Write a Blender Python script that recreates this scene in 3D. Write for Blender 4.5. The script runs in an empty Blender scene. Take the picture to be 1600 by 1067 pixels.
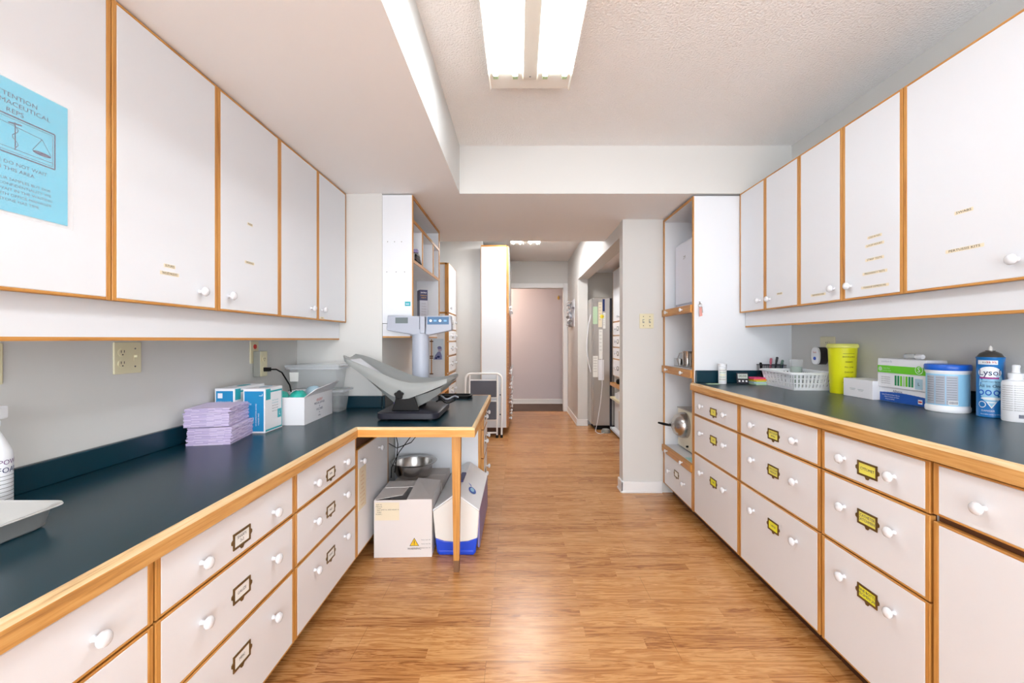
import bpy, bmesh, math, random
from mathutils import Vector, Matrix

R = math.radians
S = bpy.context.scene
COL = S.collection
H = 1.2            # eye height in metres; x right, y into the room, z up

# ------------------------------------------------------------------ camera
cam = bpy.data.cameras.new('camera')
cam.sensor_width = 36.0
cam.lens = 36.0 * 680 / 1600
cam.shift_x = -10 / 1600
cam.shift_y = -3.5 / 1600
cam.clip_start = 0.02
co = bpy.data.objects.new('camera', cam)
COL.objects.link(co)
co.location = (0, 0, H)
co.rotation_euler = (R(90), 0, 0)
S.camera = co

# ------------------------------------------------------------------ world and exposure
w = bpy.data.worlds.new('world')
S.world = w
w.use_nodes = True
bg = w.node_tree.nodes['Background']
bg.inputs[0].default_value = (0.90, 0.95, 1.0, 1)
bg.inputs[1].default_value = 4.8
S.view_settings.view_transform = 'Standard'
S.view_settings.look = 'None'
S.view_settings.gamma = 1.0
S.view_settings.use_curve_mapping = False
S.view_settings.exposure = 0.74
TUBE_POWER = 15.0
HALL_TUBE_POWER = 42.0

# ------------------------------------------------------------------ materials
def lin(c):
    return tuple((v / 255 / 12.92 if v / 255 <= 0.04045 else ((v / 255 + 0.055) / 1.055) ** 2.4) for v in c) + (1,)

def mat(name, rgb, rough=0.5, metal=0.0, emit=0.0, trans=0.0, alpha=1.0, ior=None, bump=None, spec=None):
    m = bpy.data.materials.new(name)
    m.use_nodes = True
    nt = m.node_tree
    p = nt.nodes['Principled BSDF']
    p.inputs['Base Color'].default_value = lin(rgb)
    p.inputs['Roughness'].default_value = rough
    p.inputs['Metallic'].default_value = metal
    if emit:
        p.inputs['Emission Color'].default_value = lin(rgb)
        p.inputs['Emission Strength'].default_value = emit
    if trans:
        p.inputs['Transmission Weight'].default_value = trans
    if alpha < 1:
        p.inputs['Alpha'].default_value = alpha
    if ior:
        p.inputs['IOR'].default_value = ior
    if spec is not None:
        p.inputs['Specular IOR Level'].default_value = spec
    if bump:
        sc, st, dist = bump
        tc = nt.nodes.new('ShaderNodeTexCoord')
        n = nt.nodes.new('ShaderNodeTexNoise')
        n.inputs['Scale'].default_value = sc
        n.inputs['Detail'].default_value = 3
        b = nt.nodes.new('ShaderNodeBump')
        b.inputs['Strength'].default_value = st
        b.inputs['Distance'].default_value = dist
        nt.links.new(tc.outputs['Object'], n.inputs['Vector'])
        nt.links.new(n.outputs['Fac'], b.inputs['Height'])
        nt.links.new(b.outputs['Normal'], p.inputs['Normal'])
    return m

def oak(name, axis, cols=((214, 160, 88), (194, 134, 64), (148, 94, 44)), rough=0.4):
    m = bpy.data.materials.new(name)
    m.use_nodes = True
    nt = m.node_tree
    L = nt.links.new
    p = nt.nodes['Principled BSDF']
    p.inputs['Roughness'].default_value = rough
    tc = nt.nodes.new('ShaderNodeTexCoord')
    mp = nt.nodes.new('ShaderNodeMapping')
    s = [60, 60, 60]
    s[axis] = 2.2
    mp.inputs['Scale'].default_value = s
    L(tc.outputs['Object'], mp.inputs['Vector'])
    n = nt.nodes.new('ShaderNodeTexNoise')
    n.inputs['Scale'].default_value = 1.6
    n.inputs['Detail'].default_value = 6
    n.inputs['Roughness'].default_value = 0.65
    n.inputs['Distortion'].default_value = 0.3
    L(mp.outputs['Vector'], n.inputs['Vector'])
    cr = nt.nodes.new('ShaderNodeValToRGB')
    e = cr.color_ramp.elements
    e[0].position = 0.25
    e[0].color = lin(cols[2])
    e[1].position = 0.72
    e[1].color = lin(cols[0])
    k = e.new(0.45)
    k.color = lin(cols[1])
    L(n.outputs['Fac'], cr.inputs['Fac'])
    L(cr.outputs['Color'], p.inputs['Base Color'])
    b = nt.nodes.new('ShaderNodeBump')
    b.inputs['Strength'].default_value = 0.15
    b.inputs['Distance'].default_value = 0.001
    L(n.outputs['Fac'], b.inputs['Height'])
    L(b.outputs['Normal'], p.inputs['Normal'])
    return m

def floor_material():
    m = bpy.data.materials.new('floor_laminate')
    m.use_nodes = True
    nt = m.node_tree
    L = nt.links.new
    N = nt.nodes.new
    p = nt.nodes['Principled BSDF']
    tc = N('ShaderNodeTexCoord')
    # short strips inside long boards, both running across the room
    br = N('ShaderNodeTexBrick')
    br.offset = 0.37
    br.offset_frequency = 2
    br.inputs['Color1'].default_value = (0, 0, 0, 1)
    br.inputs['Color2'].default_value = (1, 1, 1, 1)
    br.inputs['Mortar'].default_value = (0.5, 0.5, 0.5, 1)
    br.inputs['Scale'].default_value = 1.0
    br.inputs['Mortar Size'].default_value = 0.0006
    br.inputs['Brick Width'].default_value = 0.62
    br.inputs['Row Height'].default_value = 0.064
    L(tc.outputs['Object'], br.inputs['Vector'])
    bd = N('ShaderNodeTexBrick')
    bd.offset = 0.41
    bd.inputs['Color1'].default_value = (1, 1, 1, 1)
    bd.inputs['Color2'].default_value = (1, 1, 1, 1)
    bd.inputs['Mortar'].default_value = (0, 0, 0, 1)
    bd.inputs['Scale'].default_value = 1.0
    bd.inputs['Mortar Size'].default_value = 0.0009
    bd.inputs['Brick Width'].default_value = 1.24
    bd.inputs['Row Height'].default_value = 0.192
    L(tc.outputs['Object'], bd.inputs['Vector'])
    sep = N('ShaderNodeSeparateColor')
    L(br.outputs['Color'], sep.inputs['Color'])
    rnd = N('ShaderNodeMath'); rnd.operation = 'MULTIPLY'; rnd.inputs[1].default_value = 17.0
    L(sep.outputs['Red'], rnd.inputs[0])
    cmb = N('ShaderNodeCombineXYZ')
    L(rnd.outputs[0], cmb.inputs['X']); L(rnd.outputs[0], cmb.inputs['Z'])
    add = N('ShaderNodeVectorMath'); add.operation = 'ADD'
    L(tc.outputs['Object'], add.inputs[0]); L(cmb.outputs[0], add.inputs[1])
    mp = N('ShaderNodeMapping'); mp.inputs['Scale'].default_value = (1.7, 21, 1)
    L(add.outputs[0], mp.inputs['Vector'])
    n1 = N('ShaderNodeTexNoise')
    n1.inputs['Scale'].default_value = 1.5; n1.inputs['Detail'].default_value = 5
    n1.inputs['Roughness'].default_value = 0.6; n1.inputs['Distortion'].default_value = 1.4
    L(mp.outputs['Vector'], n1.inputs['Vector'])
    mp2 = N('ShaderNodeMapping'); mp2.inputs['Scale'].default_value = (6, 230, 1)
    L(add.outputs[0], mp2.inputs['Vector'])
    n2 = N('ShaderNodeTexNoise')
    n2.inputs['Scale'].default_value = 1.0; n2.inputs['Detail'].default_value = 3
    L(mp2.outputs['Vector'], n2.inputs['Vector'])
    # contour rings of the broad noise give cathedral grain
    wv = N('ShaderNodeMath'); wv.operation = 'MULTIPLY'; wv.inputs[1].default_value = 30.0
    L(n1.outputs['Fac'], wv.inputs[0])
    sn = N('ShaderNodeMath'); sn.operation = 'SINE'; L(wv.outputs[0], sn.inputs[0])
    m1 = N('ShaderNodeMath'); m1.operation = 'MULTIPLY_ADD'; m1.inputs[1].default_value = 0.16; m1.inputs[2].default_value = 0.30
    L(sn.outputs[0], m1.inputs[0])
    m2 = N('ShaderNodeMath'); m2.operation = 'MULTIPLY_ADD'; m2.inputs[1].default_value = 0.26
    L(n2.outputs['Fac'], m2.inputs[0]); L(m1.outputs[0], m2.inputs[2])
    m3 = N('ShaderNodeMath'); m3.operation = 'MULTIPLY_ADD'; m3.inputs[1].default_value = 0.22
    L(sep.outputs['Red'], m3.inputs[0]); L(m2.outputs[0], m3.inputs[2])
    cr = N('ShaderNodeValToRGB')
    e = cr.color_ramp.elements
    e[0].position = 0.22; e[0].color = lin((134, 80, 40))
    e[1].position = 0.84; e[1].color = lin((222, 168, 108))
    k = e.new(0.48); k.color = lin((190, 130, 74))
    L(m3.outputs[0], cr.inputs['Fac'])
    mx = N('ShaderNodeMix'); mx.data_type = 'RGBA'; mx.blend_type = 'MULTIPLY'
    mx.inputs['Factor'].default_value = 0.45
    L(cr.outputs['Color'], mx.inputs[6]); L(bd.outputs['Color'], mx.inputs[7])
    L(mx.outputs[2], p.inputs['Base Color'])
    p.inputs['Roughness'].default_value = 0.27
    bp = N('ShaderNodeBump'); bp.inputs['Strength'].default_value = 0.12; bp.inputs['Distance'].default_value = 0.002
    L(m3.outputs[0], bp.inputs['Height']); L(bp.outputs['Normal'], p.inputs['Normal'])
    return m

def speckle(name, base, fleck, rough=0.33, scale=900, lo=0.62):
    m = mat(name, base, rough)
    nt = m.node_tree
    p = nt.nodes['Principled BSDF']
    tc = nt.nodes.new('ShaderNodeTexCoord')
    n = nt.nodes.new('ShaderNodeTexNoise')
    n.inputs['Scale'].default_value = scale
    cr = nt.nodes.new('ShaderNodeValToRGB')
    cr.color_ramp.elements[0].position = lo - 0.12
    cr.color_ramp.elements[0].color = lin(base)
    cr.color_ramp.elements[1].position = lo + 0.12
    cr.color_ramp.elements[1].color = lin(fleck)
    nt.links.new(tc.outputs['Object'], n.inputs['Vector'])
    nt.links.new(n.outputs['Fac'], cr.inputs['Fac'])
    nt.links.new(cr.outputs['Color'], p.inputs['Base Color'])
    return m

OX = oak('oak_grain_x', 0)
OY = oak('oak_grain_y', 1)
OZ = oak('oak_grain_z', 2)
OE = oak('oak_counter_edge', 1, ((224, 176, 112), (200, 146, 80), (144, 96, 50)), 0.45)
OEX = oak('oak_counter_edge_x', 0, ((228, 172, 96), (214, 146, 66), (170, 108, 48)), 0.45)
OW = oak('oak_worn_top', 1, ((238, 214, 176), (226, 192, 142), (176, 138, 96)), 0.6)
OWX = oak('oak_worn_top_x', 0, ((238, 214, 176), (226, 192, 142), (196, 158, 106)), 0.6)
TAMB = oak('oak_tambour', 0, ((196, 134, 72), (160, 98, 48), (110, 62, 30)))
DARKWOOD = mat('dark_brown_kick', (74, 42, 22), 0.6)
GAP = mat('cabinet_dark_brown', (96, 58, 30), 0.7)  # dark brown wood colour of the carcase behind the front gaps
LAM = mat('white_laminate', (227, 230, 235), 0.38, bump=(60, 0.05, 0.002))
LAMW = mat('white_laminate_drawer', (230, 230, 233), 0.4, bump=(60, 0.05, 0.002))
LAMI = mat('white_melamine_inside', (216, 218, 222), 0.5)
GREEN = speckle('dark_green_laminate', (4, 44, 58), (30, 76, 88), 0.27)
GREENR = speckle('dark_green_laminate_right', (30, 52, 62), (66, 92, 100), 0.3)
WALL = mat('painted_wall', (216, 215, 212), 0.8, bump=(220, 0.12, 0.001))
SOFFIT = mat('soffit_paint', (244, 243, 243), 0.85)
POPCORN = mat('popcorn_ceiling', (250, 249, 248), 0.95, bump=(105, 1.0, 0.007))
CEIL = mat('smooth_ceiling', (238, 234, 230), 0.9)
TRIMW = mat('white_trim_paint', (238, 238, 238), 0.4)
FLOOR = floor_material()
CARPET = mat('brown_carpet', (96, 78, 70), 0.95, bump=(300, 0.8, 0.005))
KNOB = mat('white_ceramic', (222, 223, 227), 0.15)
BRASS = mat('aged_brass', (122, 98, 60), 0.45, 0.7)
CARDW = mat('white_card', (240, 240, 236), 0.7)
CARDY = mat('yellow_card', (240, 236, 60), 0.6)
CARDP = mat('pale_yellow_card', (234, 226, 96), 0.6)
INK = mat('black_ink', (28, 28, 34), 0.7)
INKG = mat('grey_ink', (110, 108, 110), 0.7)
INKB = mat('navy_ink', (24, 42, 96), 0.7)
TAPE = mat('cream_label_tape', (238, 226, 198), 0.6)
STEEL = mat('brushed_steel', (190, 188, 186), 0.25, 1.0)
STEELD = mat('fridge_steel', (188, 184, 180), 0.28, 0.75)
GREYP = mat('grey_scale_plastic', (146, 150, 149), 0.35)
GREYL = mat('light_grey_plastic', (172, 178, 192), 0.35)
GREYD = mat('charcoal_plastic', (40, 40, 50), 0.42, spec=0.35)
BLACK = mat('black_plastic', (9, 9, 11), 0.45, spec=0.25)
GREYBOX = mat('grey_metal_box', (150, 150, 142), 0.5)
IVORY = mat('ivory_plate', (226, 218, 184), 0.4)
RED = mat('red_plastic', (200, 44, 32), 0.4)
WHITEP = mat('white_plastic', (240, 242, 246), 0.35)
YELLOWP = mat('yellow_plastic', (226, 226, 20), 0.4)
YELLOWL = mat('pale_yellow_lid', (232, 232, 120), 0.4)
BLUEP = mat('blue_plastic', (20, 92, 196), 0.35)
BLUEC = mat('cooler_blue', (28, 72, 206), 0.35)
CREAM = mat('cream_plastic', (232, 228, 222), 0.4)
COOLSIDE = mat('cooler_blue_faded', (132, 124, 172), 0.4)
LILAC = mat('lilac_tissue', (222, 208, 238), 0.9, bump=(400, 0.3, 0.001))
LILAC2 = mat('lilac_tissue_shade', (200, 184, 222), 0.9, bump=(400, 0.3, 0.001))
BOXBLUE = mat('glove_box_blue', (22, 138, 192), 0.5)
BOXTEAL = mat('teal_print', (40, 170, 182), 0.5)
BOXW = mat('carton_white', (238, 238, 242), 0.6)
BOXG = mat('carton_green', (112, 206, 40), 0.5)
BOXG2 = mat('carton_dark_green', (40, 142, 92), 0.5)
BOXB = mat('carton_royal_blue', (24, 84, 176), 0.5)
CARTON = mat('white_corrugated_carton', (226, 220, 218), 0.75, bump=(90, 0.15, 0.002))
CARTON2 = mat('grey_carton', (196, 188, 184), 0.75)
CREAMC = mat('cream_sticker', (232, 220, 194), 0.7)
WARNY = mat('warning_yellow', (240, 196, 40), 0.5)
POSTER = mat('blue_paper', (66, 198, 230), 0.7)
CLEAR = mat('clear_plastic', (240, 244, 246), 0.12, alpha=0.16)
CLEARD = mat('clear_plastic_rim', (236, 240, 244), 0.15, alpha=0.4)
GLASSY = mat('clear_sleeve', (255, 255, 255), 0.08, alpha=0.12)
TEALBAG = mat('teal_foil', (40, 182, 168), 0.35, bump=(60, 0.6, 0.01))
PINK = mat('pink_paper', (240, 70, 130), 0.6)
ORANGE = mat('orange_paper', (246, 150, 50), 0.6)
LIME = mat('lime_paper', (220, 226, 90), 0.6)
PALEBLUE = mat('pale_blue_paper', (176, 206, 222), 0.6)
PALEGREEN = mat('pale_green_paper', (186, 214, 180), 0.6)
LCD = mat('lcd_grey', (98, 110, 112), 0.3)
PANELB = mat('scale_panel_blue', (60, 104, 146), 0.35)
TUBE = mat('lit_fluorescent_tube', (240, 248, 255), 0.3, emit=TUBE_POWER)
HTUBE = mat('lit_hall_tube', (250, 250, 250), 0.3, emit=HALL_TUBE_POWER)
FIXT = mat('fixture_enamel', (244, 240, 232), 0.35)
FIXTI = mat('fixture_reflector', (150, 142, 130), 0.6)
FIXTG = mat('fixture_channel', (222, 216, 204), 0.4)
SOCK = mat('green_white_socket', (190, 214, 170), 0.4)
WHITETUBE = mat('white_powder_coat', (240, 238, 236), 0.35)
STEPG = mat('grey_step_rubber', (92, 94, 104), 0.8, bump=(250, 0.4, 0.003))
SKINB = mat('photo_grey_blue', (120, 124, 168), 0.7)
CANTOP = mat('can_top_grey', (104, 100, 96), 0.35, 0.6)
CANBLUE = mat('can_blue', (26, 118, 192), 0.3)
CANSKY = mat('can_sky', (150, 204, 234), 0.3)
MAG = mat('magenta_print', (160, 40, 130), 0.5)
LABELG = mat('grey_label', (172, 178, 190), 0.5)
GOLD = mat('gold_brass', (214, 170, 84), 0.3, 0.8)

# ------------------------------------------------------------------ mesh builder
_tc = {}
def text_geo(s):
    """outline mesh of a string at size 1, centred; cached"""
    if s in _tc:
        return _tc[s]
    c = bpy.data.curves.new('t', 'FONT')
    c.body = s
    c.align_x = 'CENTER'
    c.align_y = 'CENTER'
    c.resolution_u = 2
    o = bpy.data.objects.new('t', c)
    COL.objects.link(o)
    dg = bpy.context.evaluated_depsgraph_get()
    dg.update()
    me = bpy.data.meshes.new_from_object(o.evaluated_get(dg))
    vs = [v.co.copy() for v in me.vertices]
    fs = [tuple(f.vertices) for f in me.polygons]
    bpy.data.objects.remove(o)
    bpy.data.curves.remove(c)
    bpy.data.meshes.remove(me)
    _tc[s] = (vs, fs)
    return vs, fs

class MB:
    def __init__(self, off=None):
        self.v, self.f, self.mi, self.mats = [], [], [], []
        self.off = Vector(off) if off is not None else Vector((0, 0, 0))
        self.M = None
    def mid(self, m):
        if m not in self.mats:
            self.mats.append(m)
        return self.mats.index(m)
    def addv(self, p):
        p = Vector(p)
        if self.M:
            p = self.M @ p
        self.v.append(p - self.off)
        return len(self.v) - 1
    def face(self, idx, m):
        self.f.append(tuple(idx)); self.mi.append(self.mid(m))
    def poly(self, pts, m):
        self.face([self.addv(p) for p in pts], m)
        return self
    def box(self, x0, x1, y0, y1, z0, z1, m, top=None, bottom=None, sides=None):
        i = [self.addv(p) for p in ((x0, y0, z0), (x1, y0, z0), (x1, y1, z0), (x0, y1, z0), (x0, y0, z1), (x1, y0, z1), (x1, y1, z1), (x0, y1, z1))]
        s = sides or {}
        self.face((i[3], i[2], i[1], i[0]), bottom or m)
        self.face((i[4], i[5], i[6], i[7]), top or m)
        self.face((i[0], i[1], i[5], i[4]), s.get('-y', m))
        self.face((i[1], i[2], i[6], i[5]), s.get('+x', m))
        self.face((i[2], i[3], i[7], i[6]), s.get('+y', m))
        self.face((i[3], i[0], i[4], i[7]), s.get('-x', m))
        return self
    def rings(self, rs, m, cap0=True, cap1=True, closed=False):
        n = len(rs[0])
        ids = [[self.addv(p) for p in r] for r in rs]
        k = len(ids)
        for a in range(k if closed else k - 1):
            A, B = ids[a], ids[(a + 1) % k]
            mm = m[a] if isinstance(m, list) else m
            for j in range(n):
                self.face((A[j], A[(j + 1) % n], B[(j + 1) % n], B[j]), mm)
        if not closed:
            if cap0: self.face(list(reversed(ids[0])), m[0] if isinstance(m, list) else m)
            if cap1: self.face(ids[-1], m[-1] if isinstance(m, list) else m)
        return self
    def lathe(self, prof, c, m, n=28, axis='z', cap0=True, cap1=True, sx=1.0, sy=1.0):
        """prof: (radius, height) pairs"""
        rs = []
        for r, h in prof:
            ring = []
            for j in range(n):
                a = 2 * math.pi * j / n
                u, v_ = r * math.cos(a) * sx, r * math.sin(a) * sy
                if axis == 'z': ring.append((c[0] + u, c[1] + v_, c[2] + h))
                elif axis == 'x': ring.append((c[0] + h, c[1] + u, c[2] + v_))
                else: ring.append((c[0] + v_, c[1] + h, c[2] + u))
            rs.append(ring)
        return self.rings(rs, m, cap0, cap1)
    def tube(self, pts, r, m, n=8, closed=False):
        P = [Vector(p) for p in pts]
        rs = []
        prev = None
        k = len(P)
        for i in range(k):
            if closed: t = P[(i + 1) % k] - P[i - 1]
            else: t = P[min(i + 1, k - 1)] - P[max(i - 1, 0)]
            t.normalize()
            if prev is None:
                a = Vector((0, 0, 1)) if abs(t.z) < 0.9 else Vector((1, 0, 0))
                u = t.cross(a).normalized()
            else:
                u = (prev - t * prev.dot(t)).normalized()
            prev = u
            b = t.cross(u)
            rr = r[i] if isinstance(r, (list, tuple)) else r
            rs.append([P[i] + (u * math.cos(2 * math.pi * j / n) + b * math.sin(2 * math.pi * j / n)) * rr for j in range(n)])
        return self.rings(rs, m, closed=closed)
    def prism(self, pts, axis, a0, a1, m, front=None, back=None):
        def P(u, v_, a):
            return (a, u, v_) if axis == 'x' else ((u, a, v_) if axis == 'y' else (u, v_, a))
        n = len(pts)
        A = [self.addv(P(u, v_, a0)) for u, v_ in pts]
        B = [self.addv(P(u, v_, a1)) for u, v_ in pts]
        self.face(list(reversed(A)), front or m); self.face(B, back or m)
        for j in range(n):
            self.face((A[j], A[(j + 1) % n], B[(j + 1) % n], B[j]), m)
        return self
    def text(self, s, org, size, ux, uz, m, sx=1.0, fn=None):
        vs, fs = text_geo(s)
        o, ux, uz = Vector(org), Vector(ux), Vector(uz)
        base = len(self.v)
        for c in vs:
            p = fn(c.x * size * sx, c.y * size) if fn else o + ux * (c.x * size * sx) + uz * (c.y * size)
            self.addv(p)
        for f in fs:
            self.face([base + i for i in f], m)
        return self
    def mesh(self, name, smooth=False, ang=40):
        me = bpy.data.meshes.new(name)
        me.from_pydata([tuple(p) for p in self.v], [], self.f)
        for m in self.mats: me.materials.append(m)
        me.polygons.foreach_set('material_index', self.mi)
        me.update()
        bm = bmesh.new(); bm.from_mesh(me)
        bmesh.ops.recalc_face_normals(bm, faces=bm.faces)
        bm.to_mesh(me); bm.free()
        if smooth:
            me.polygons.foreach_set('use_smooth', [True] * len(me.polygons))
            try: me.set_sharp_from_angle(angle=R(ang))
            except Exception: pass
        return me
    def build(self, name, parent=None, bevel=0, seg=2, smooth=False, ang=40, loc=(0, 0, 0), sub=0):
        o = bpy.data.objects.new(name, self.mesh(name, smooth, ang))
        COL.objects.link(o)
        o.location = loc
        if parent: o.parent = parent
        if sub:
            s_ = o.modifiers.new('sub', 'SUBSURF'); s_.levels = sub; s_.render_levels = sub
        if bevel:
            b = o.modifiers.new('bevel', 'BEVEL'); b.width = bevel; b.segments = seg
            b.limit_method = 'ANGLE'; b.angle_limit = R(50); b.harden_normals = False
        return o

def thing(name, label, cat, loc=(0, 0, 0), rz=0, group=None):
    o = bpy.data.objects.new(name, None)
    COL.objects.link(o)
    o.empty_display_size = 0.05
    o.location = loc; o.rotation_euler = (0, 0, rz)
    o['label'] = label; o['category'] = cat
    if group: o['group'] = group
    return o
def tag(o, label, cat, group=None):
    o['label'] = label; o['category'] = cat
    if group: o['group'] = group
    return o
def struct(o):
    o['kind'] = 'structure'
    return o
def sbox(name, x0, x1, y0, y1, z0, z1, m, **k):
    c = (x0, y0, z0)
    return struct(MB(c).box(x0, x1, y0, y1, z0, z1, m, **k).build(name, loc=c))
def dup(root, loc=None, rz=None, label=None, group=None):
    r = root.copy(); COL.objects.link(r)
    if loc is not None: r.location = loc
    if rz is not None: r.rotation_euler = (0, 0, rz)
    if label: r['label'] = label
    if group: r['group'] = group
    for ch in list(root.children):
        c = ch.copy(); COL.objects.link(c); c.parent = r
        for g in ch.children:
            d = g.copy(); COL.objects.link(d); d.parent = c
    return r

# ------------------------------------------------------------------ room shell
XL, XR, D1 = -1.43, 1.765, 2.81
ZS, ZC, ZH = 2.14, 2.45, 2.50
sbox('floor', -2.6, 2.3, -2.6, 7.25, -0.05, 0, FLOOR)
sbox('hall_carpet', -2.6, 2.3, 7.25, 8.2, -0.05, 0.004, CARPET)
sbox('ceiling', -0.38, XR, -2.6, D1, ZC, ZC + 0.05, POPCORN)
sbox('ceiling_hall', -2.6, 0.825, 4.18, 7.25, ZH, ZH + 0.05, CEIL)
sbox('ceiling_end', -2.6, 2.3, 7.35, 8.2, 2.4, 2.45, CEIL)
mb = MB()
mb.box(-1.53, -0.38, -2.6, D1, ZS, ZC + 0.05, SOFFIT, sides={'+x': WALL})
mb.box(-2.6, XR + 0.1, D1, 4.18, ZS, ZH + 0.1, SOFFIT, sides={'-y': WALL, '+y': WALL})
mb.box(0.963, 2.2, 4.18, 6.2, ZS, ZH, SOFFIT)
struct(mb.build('ceiling_soffit'))
sbox('wall_left', -1.53, XL, -2.6, D1, 0, ZS, WALL)
sbox('wall_left_return', -1.53, -0.88, D1, 3.80, 0, ZS, WALL)
sbox('wall_back_left', -2.6, -0.462, 5.58, 5.68, 0, ZH, WALL)
sbox('wall_far_left', -2.6, -2.5, 3.8, 5.58, 0, ZH, WALL)
sbox('wall_alcove_near', -2.6, -1.53, 3.70, 3.80, 0, ZS, WALL)
sbox('wall_hall_left', -0.60, -0.475, 5.68, 7.25, 0, ZH, WALL)
sbox('wall_right', XR, XR + 0.1, -2.6, 3.41, 0, ZC, WALL)
sbox('wall_pillar', 0.8175, 2.2, 3.41, 3.52, 0, ZS, WALL)
struct(MB().box(0.825, 0.963, 3.52, 6.04, 2.03, ZH, WALL).box(0.825, 0.963, 6.04, 7.25, 0, ZH, WALL).build('wall_hall_right'))
sbox('wall_fridge_back', 1.9, 2.0, 3.52, 6.2, 0, ZS, WALL)
sbox('wall_fridge_side', 0.963, 2.2, 6.16, 6.26, 0, ZS, mat('alcove_paint', (206, 200, 192), 0.8))
mb = MB()
mb.box(-0.60, -0.16, 7.25, 7.35, 0, ZH, WALL)
mb.box(0.746, 0.963, 7.25, 7.35, 0, ZH, WALL)
mb.box(-0.16, 0.746, 7.25, 7.35, 2.053, ZH, WALL)
struct(mb.build('wall_hall_end'))
sbox('wall_passage_left', -2.7, -2.6, 7.25, 8.2, 0, 2.45, WALL)
sbox('wall_passage_right', 2.3, 2.4, 7.25, 8.2, 0, 2.45, WALL)
struct(MB((-2.6,7.25,0)).box(-2.6, -0.6, 7.25, 7.35, 0, 2.6, WALL).build('wall_passage_near', loc=(-2.6,7.25,0)))
struct(MB((0.963,7.25,0)).box(0.963, 2.3, 7.25, 7.35, 0, 2.6, WALL).build('wall_passage_near', loc=(0.963,7.25,0)))
sbox('wall_beyond', -2.6, 2.3, 8.09, 8.2, 0, 2.45, mat('mauve_wall', (216, 206, 210), 0.8))
mb = MB()
mb.box(0.746, 0.822, 7.225, 7.25, 0, 2.13, TRIMW)
mb.box(-0.236, -0.16, 7.225, 7.25, 0, 2.13, TRIMW)
mb.box(-0.16, 0.746, 7.225, 7.25, 2.053, 2.13, TRIMW)
struct(mb.build('trim_1', bevel=0.004))
def baseboard(name, segs):
    mb = MB()
    for x0, x1, y0, y1 in segs:
        mb.box(x0, x1, y0, y1, 0, 0.09, TRIMW)
        mb.box(x0 - 0.006 if x1 - x0 < 0.1 else x0, x1 + 0.0, y0 - 0.006 if y1 - y0 < 0.1 else y0, y1, 0, 0.018, TRIMW)
    return struct(mb.build(name, bevel=0.004))
baseboard('baseboard_pillar', [(0.803, 1.122, 3.395, 3.41), (0.803, 0.8175, 3.395, 3.52)])
baseboard('baseboard_hall', [(0.81, 0.825, 6.028, 7.224), (0.81, 0.963, 6.025, 6.04)])
baseboard('baseboard_beyond', [(-2.5, 2.2, 8.075, 8.09)])
baseboard('baseboard_alcove', [(0.965, 1.89, 6.145, 6.16)])

# ------------------------------------------------------------------ lamps
def fixture(name, label, x0, x1, y0, y1, zc, tube_m, caps=True, drop=0.07):
    xm = (x0 + x1) / 2
    c = (xm, y0, zc)
    t = thing(name, label, 'ceiling light', c)
    mb = MB(c)
    z1, z0 = zc, zc - 0.028
    mb.box(x0 + 0.01, x1 - 0.01, y0, y1, z0, z1, FIXTI)
    # outward leaning reflector flanks
    for sx, a in ((-1, x0), (1, x1)):
        mb.prism([(a, zc - drop), (a - sx * 0.004, zc - drop), (a - sx * 0.022, z0), (a - sx * 0.016, zc)], 'y', y0 + 0.005, y1 - 0.005, FIXT)
    mb.build('housing', t)
    ch = MB(c).prism([(xm - 0.036, zc - drop + 0.005), (xm - 0.03, zc - drop), (xm + 0.03, zc - drop), (xm + 0.036, zc - drop + 0.005), (xm + 0.03, z0), (xm - 0.03, z0)], 'y', y0 + 0.03, y1 - 0.09, FIXTG)
    for yy in (y0 + 0.06, y1 - 0.115):
        ch.lathe([(0.0045, 0), (0.004, -0.002)], (xm, yy, zc - drop), INKG, 8)
    ch.build('channel_cover', t, bevel=0.003)
    for ya, yb in ((y0, y0 + 0.13), (y1 - 0.13, y1)):
        MB(c).box(x0, x1, ya, yb, zc - drop + 0.012, z0, FIXT).build('end_plate', t, bevel=0.004)
    for tx in (xm - 0.154, xm - 0.067, xm + 0.067, xm + 0.154):
        tb = MB(c).lathe([(0.013, 0), (0.013, y1 - y0 - 0.26)], (tx, y0 + 0.13, zc - drop + 0.004), tube_m, 14, axis='y').build('tube', t, smooth=True)
        for yy in (y0 + 0.105, y1 - 0.13):
            so = MB(c)
            so.box(tx - 0.012, tx + 0.012, yy, yy + 0.025, zc - drop - 0.008, zc - drop + 0.02, SOCK)
            so.build('socket', t, bevel=0.003)
    return t
F1 = fixture('ceiling_light', 'four tube fluorescent ceiling light with open end plate on the popcorn ceiling', -0.137, 0.242, 0.86, 2.07, ZC, TUBE)
fixture('ceiling_light', 'far fluorescent light on the hall ceiling beyond the soffit', -0.10, 0.28, 4.50, 5.72, ZH, HTUBE)
F_FILL = fixture('ceiling_light', 'unseen fluorescent fill light added behind the viewpoint, over the near end of the counters', -0.137, 0.242, -1.75, -0.54, ZC, TUBE)  # out-of-view copy of the fixture, added as fill light
# plain round lamp in the passage past the end door
c = (-0.75, 7.72, 2.36)
t = thing('passage_light', 'round ceiling lamp in the carpeted passage past the hall doorway', 'ceiling light', c)
MB(c).lathe([(0.13, 0.04), (0.13, 0.015), (0.12, 0.012)], c, WHITEP, 24).build('mount', t, smooth=True)
MB(c).lathe([(0.12, 0.012), (0.11, -0.03), (0.07, -0.055), (0.0, -0.062)], c, mat('lit_warm_glass', (255, 232, 210), 0.3, emit=80), 24).build('glass', t, smooth=True)

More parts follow.
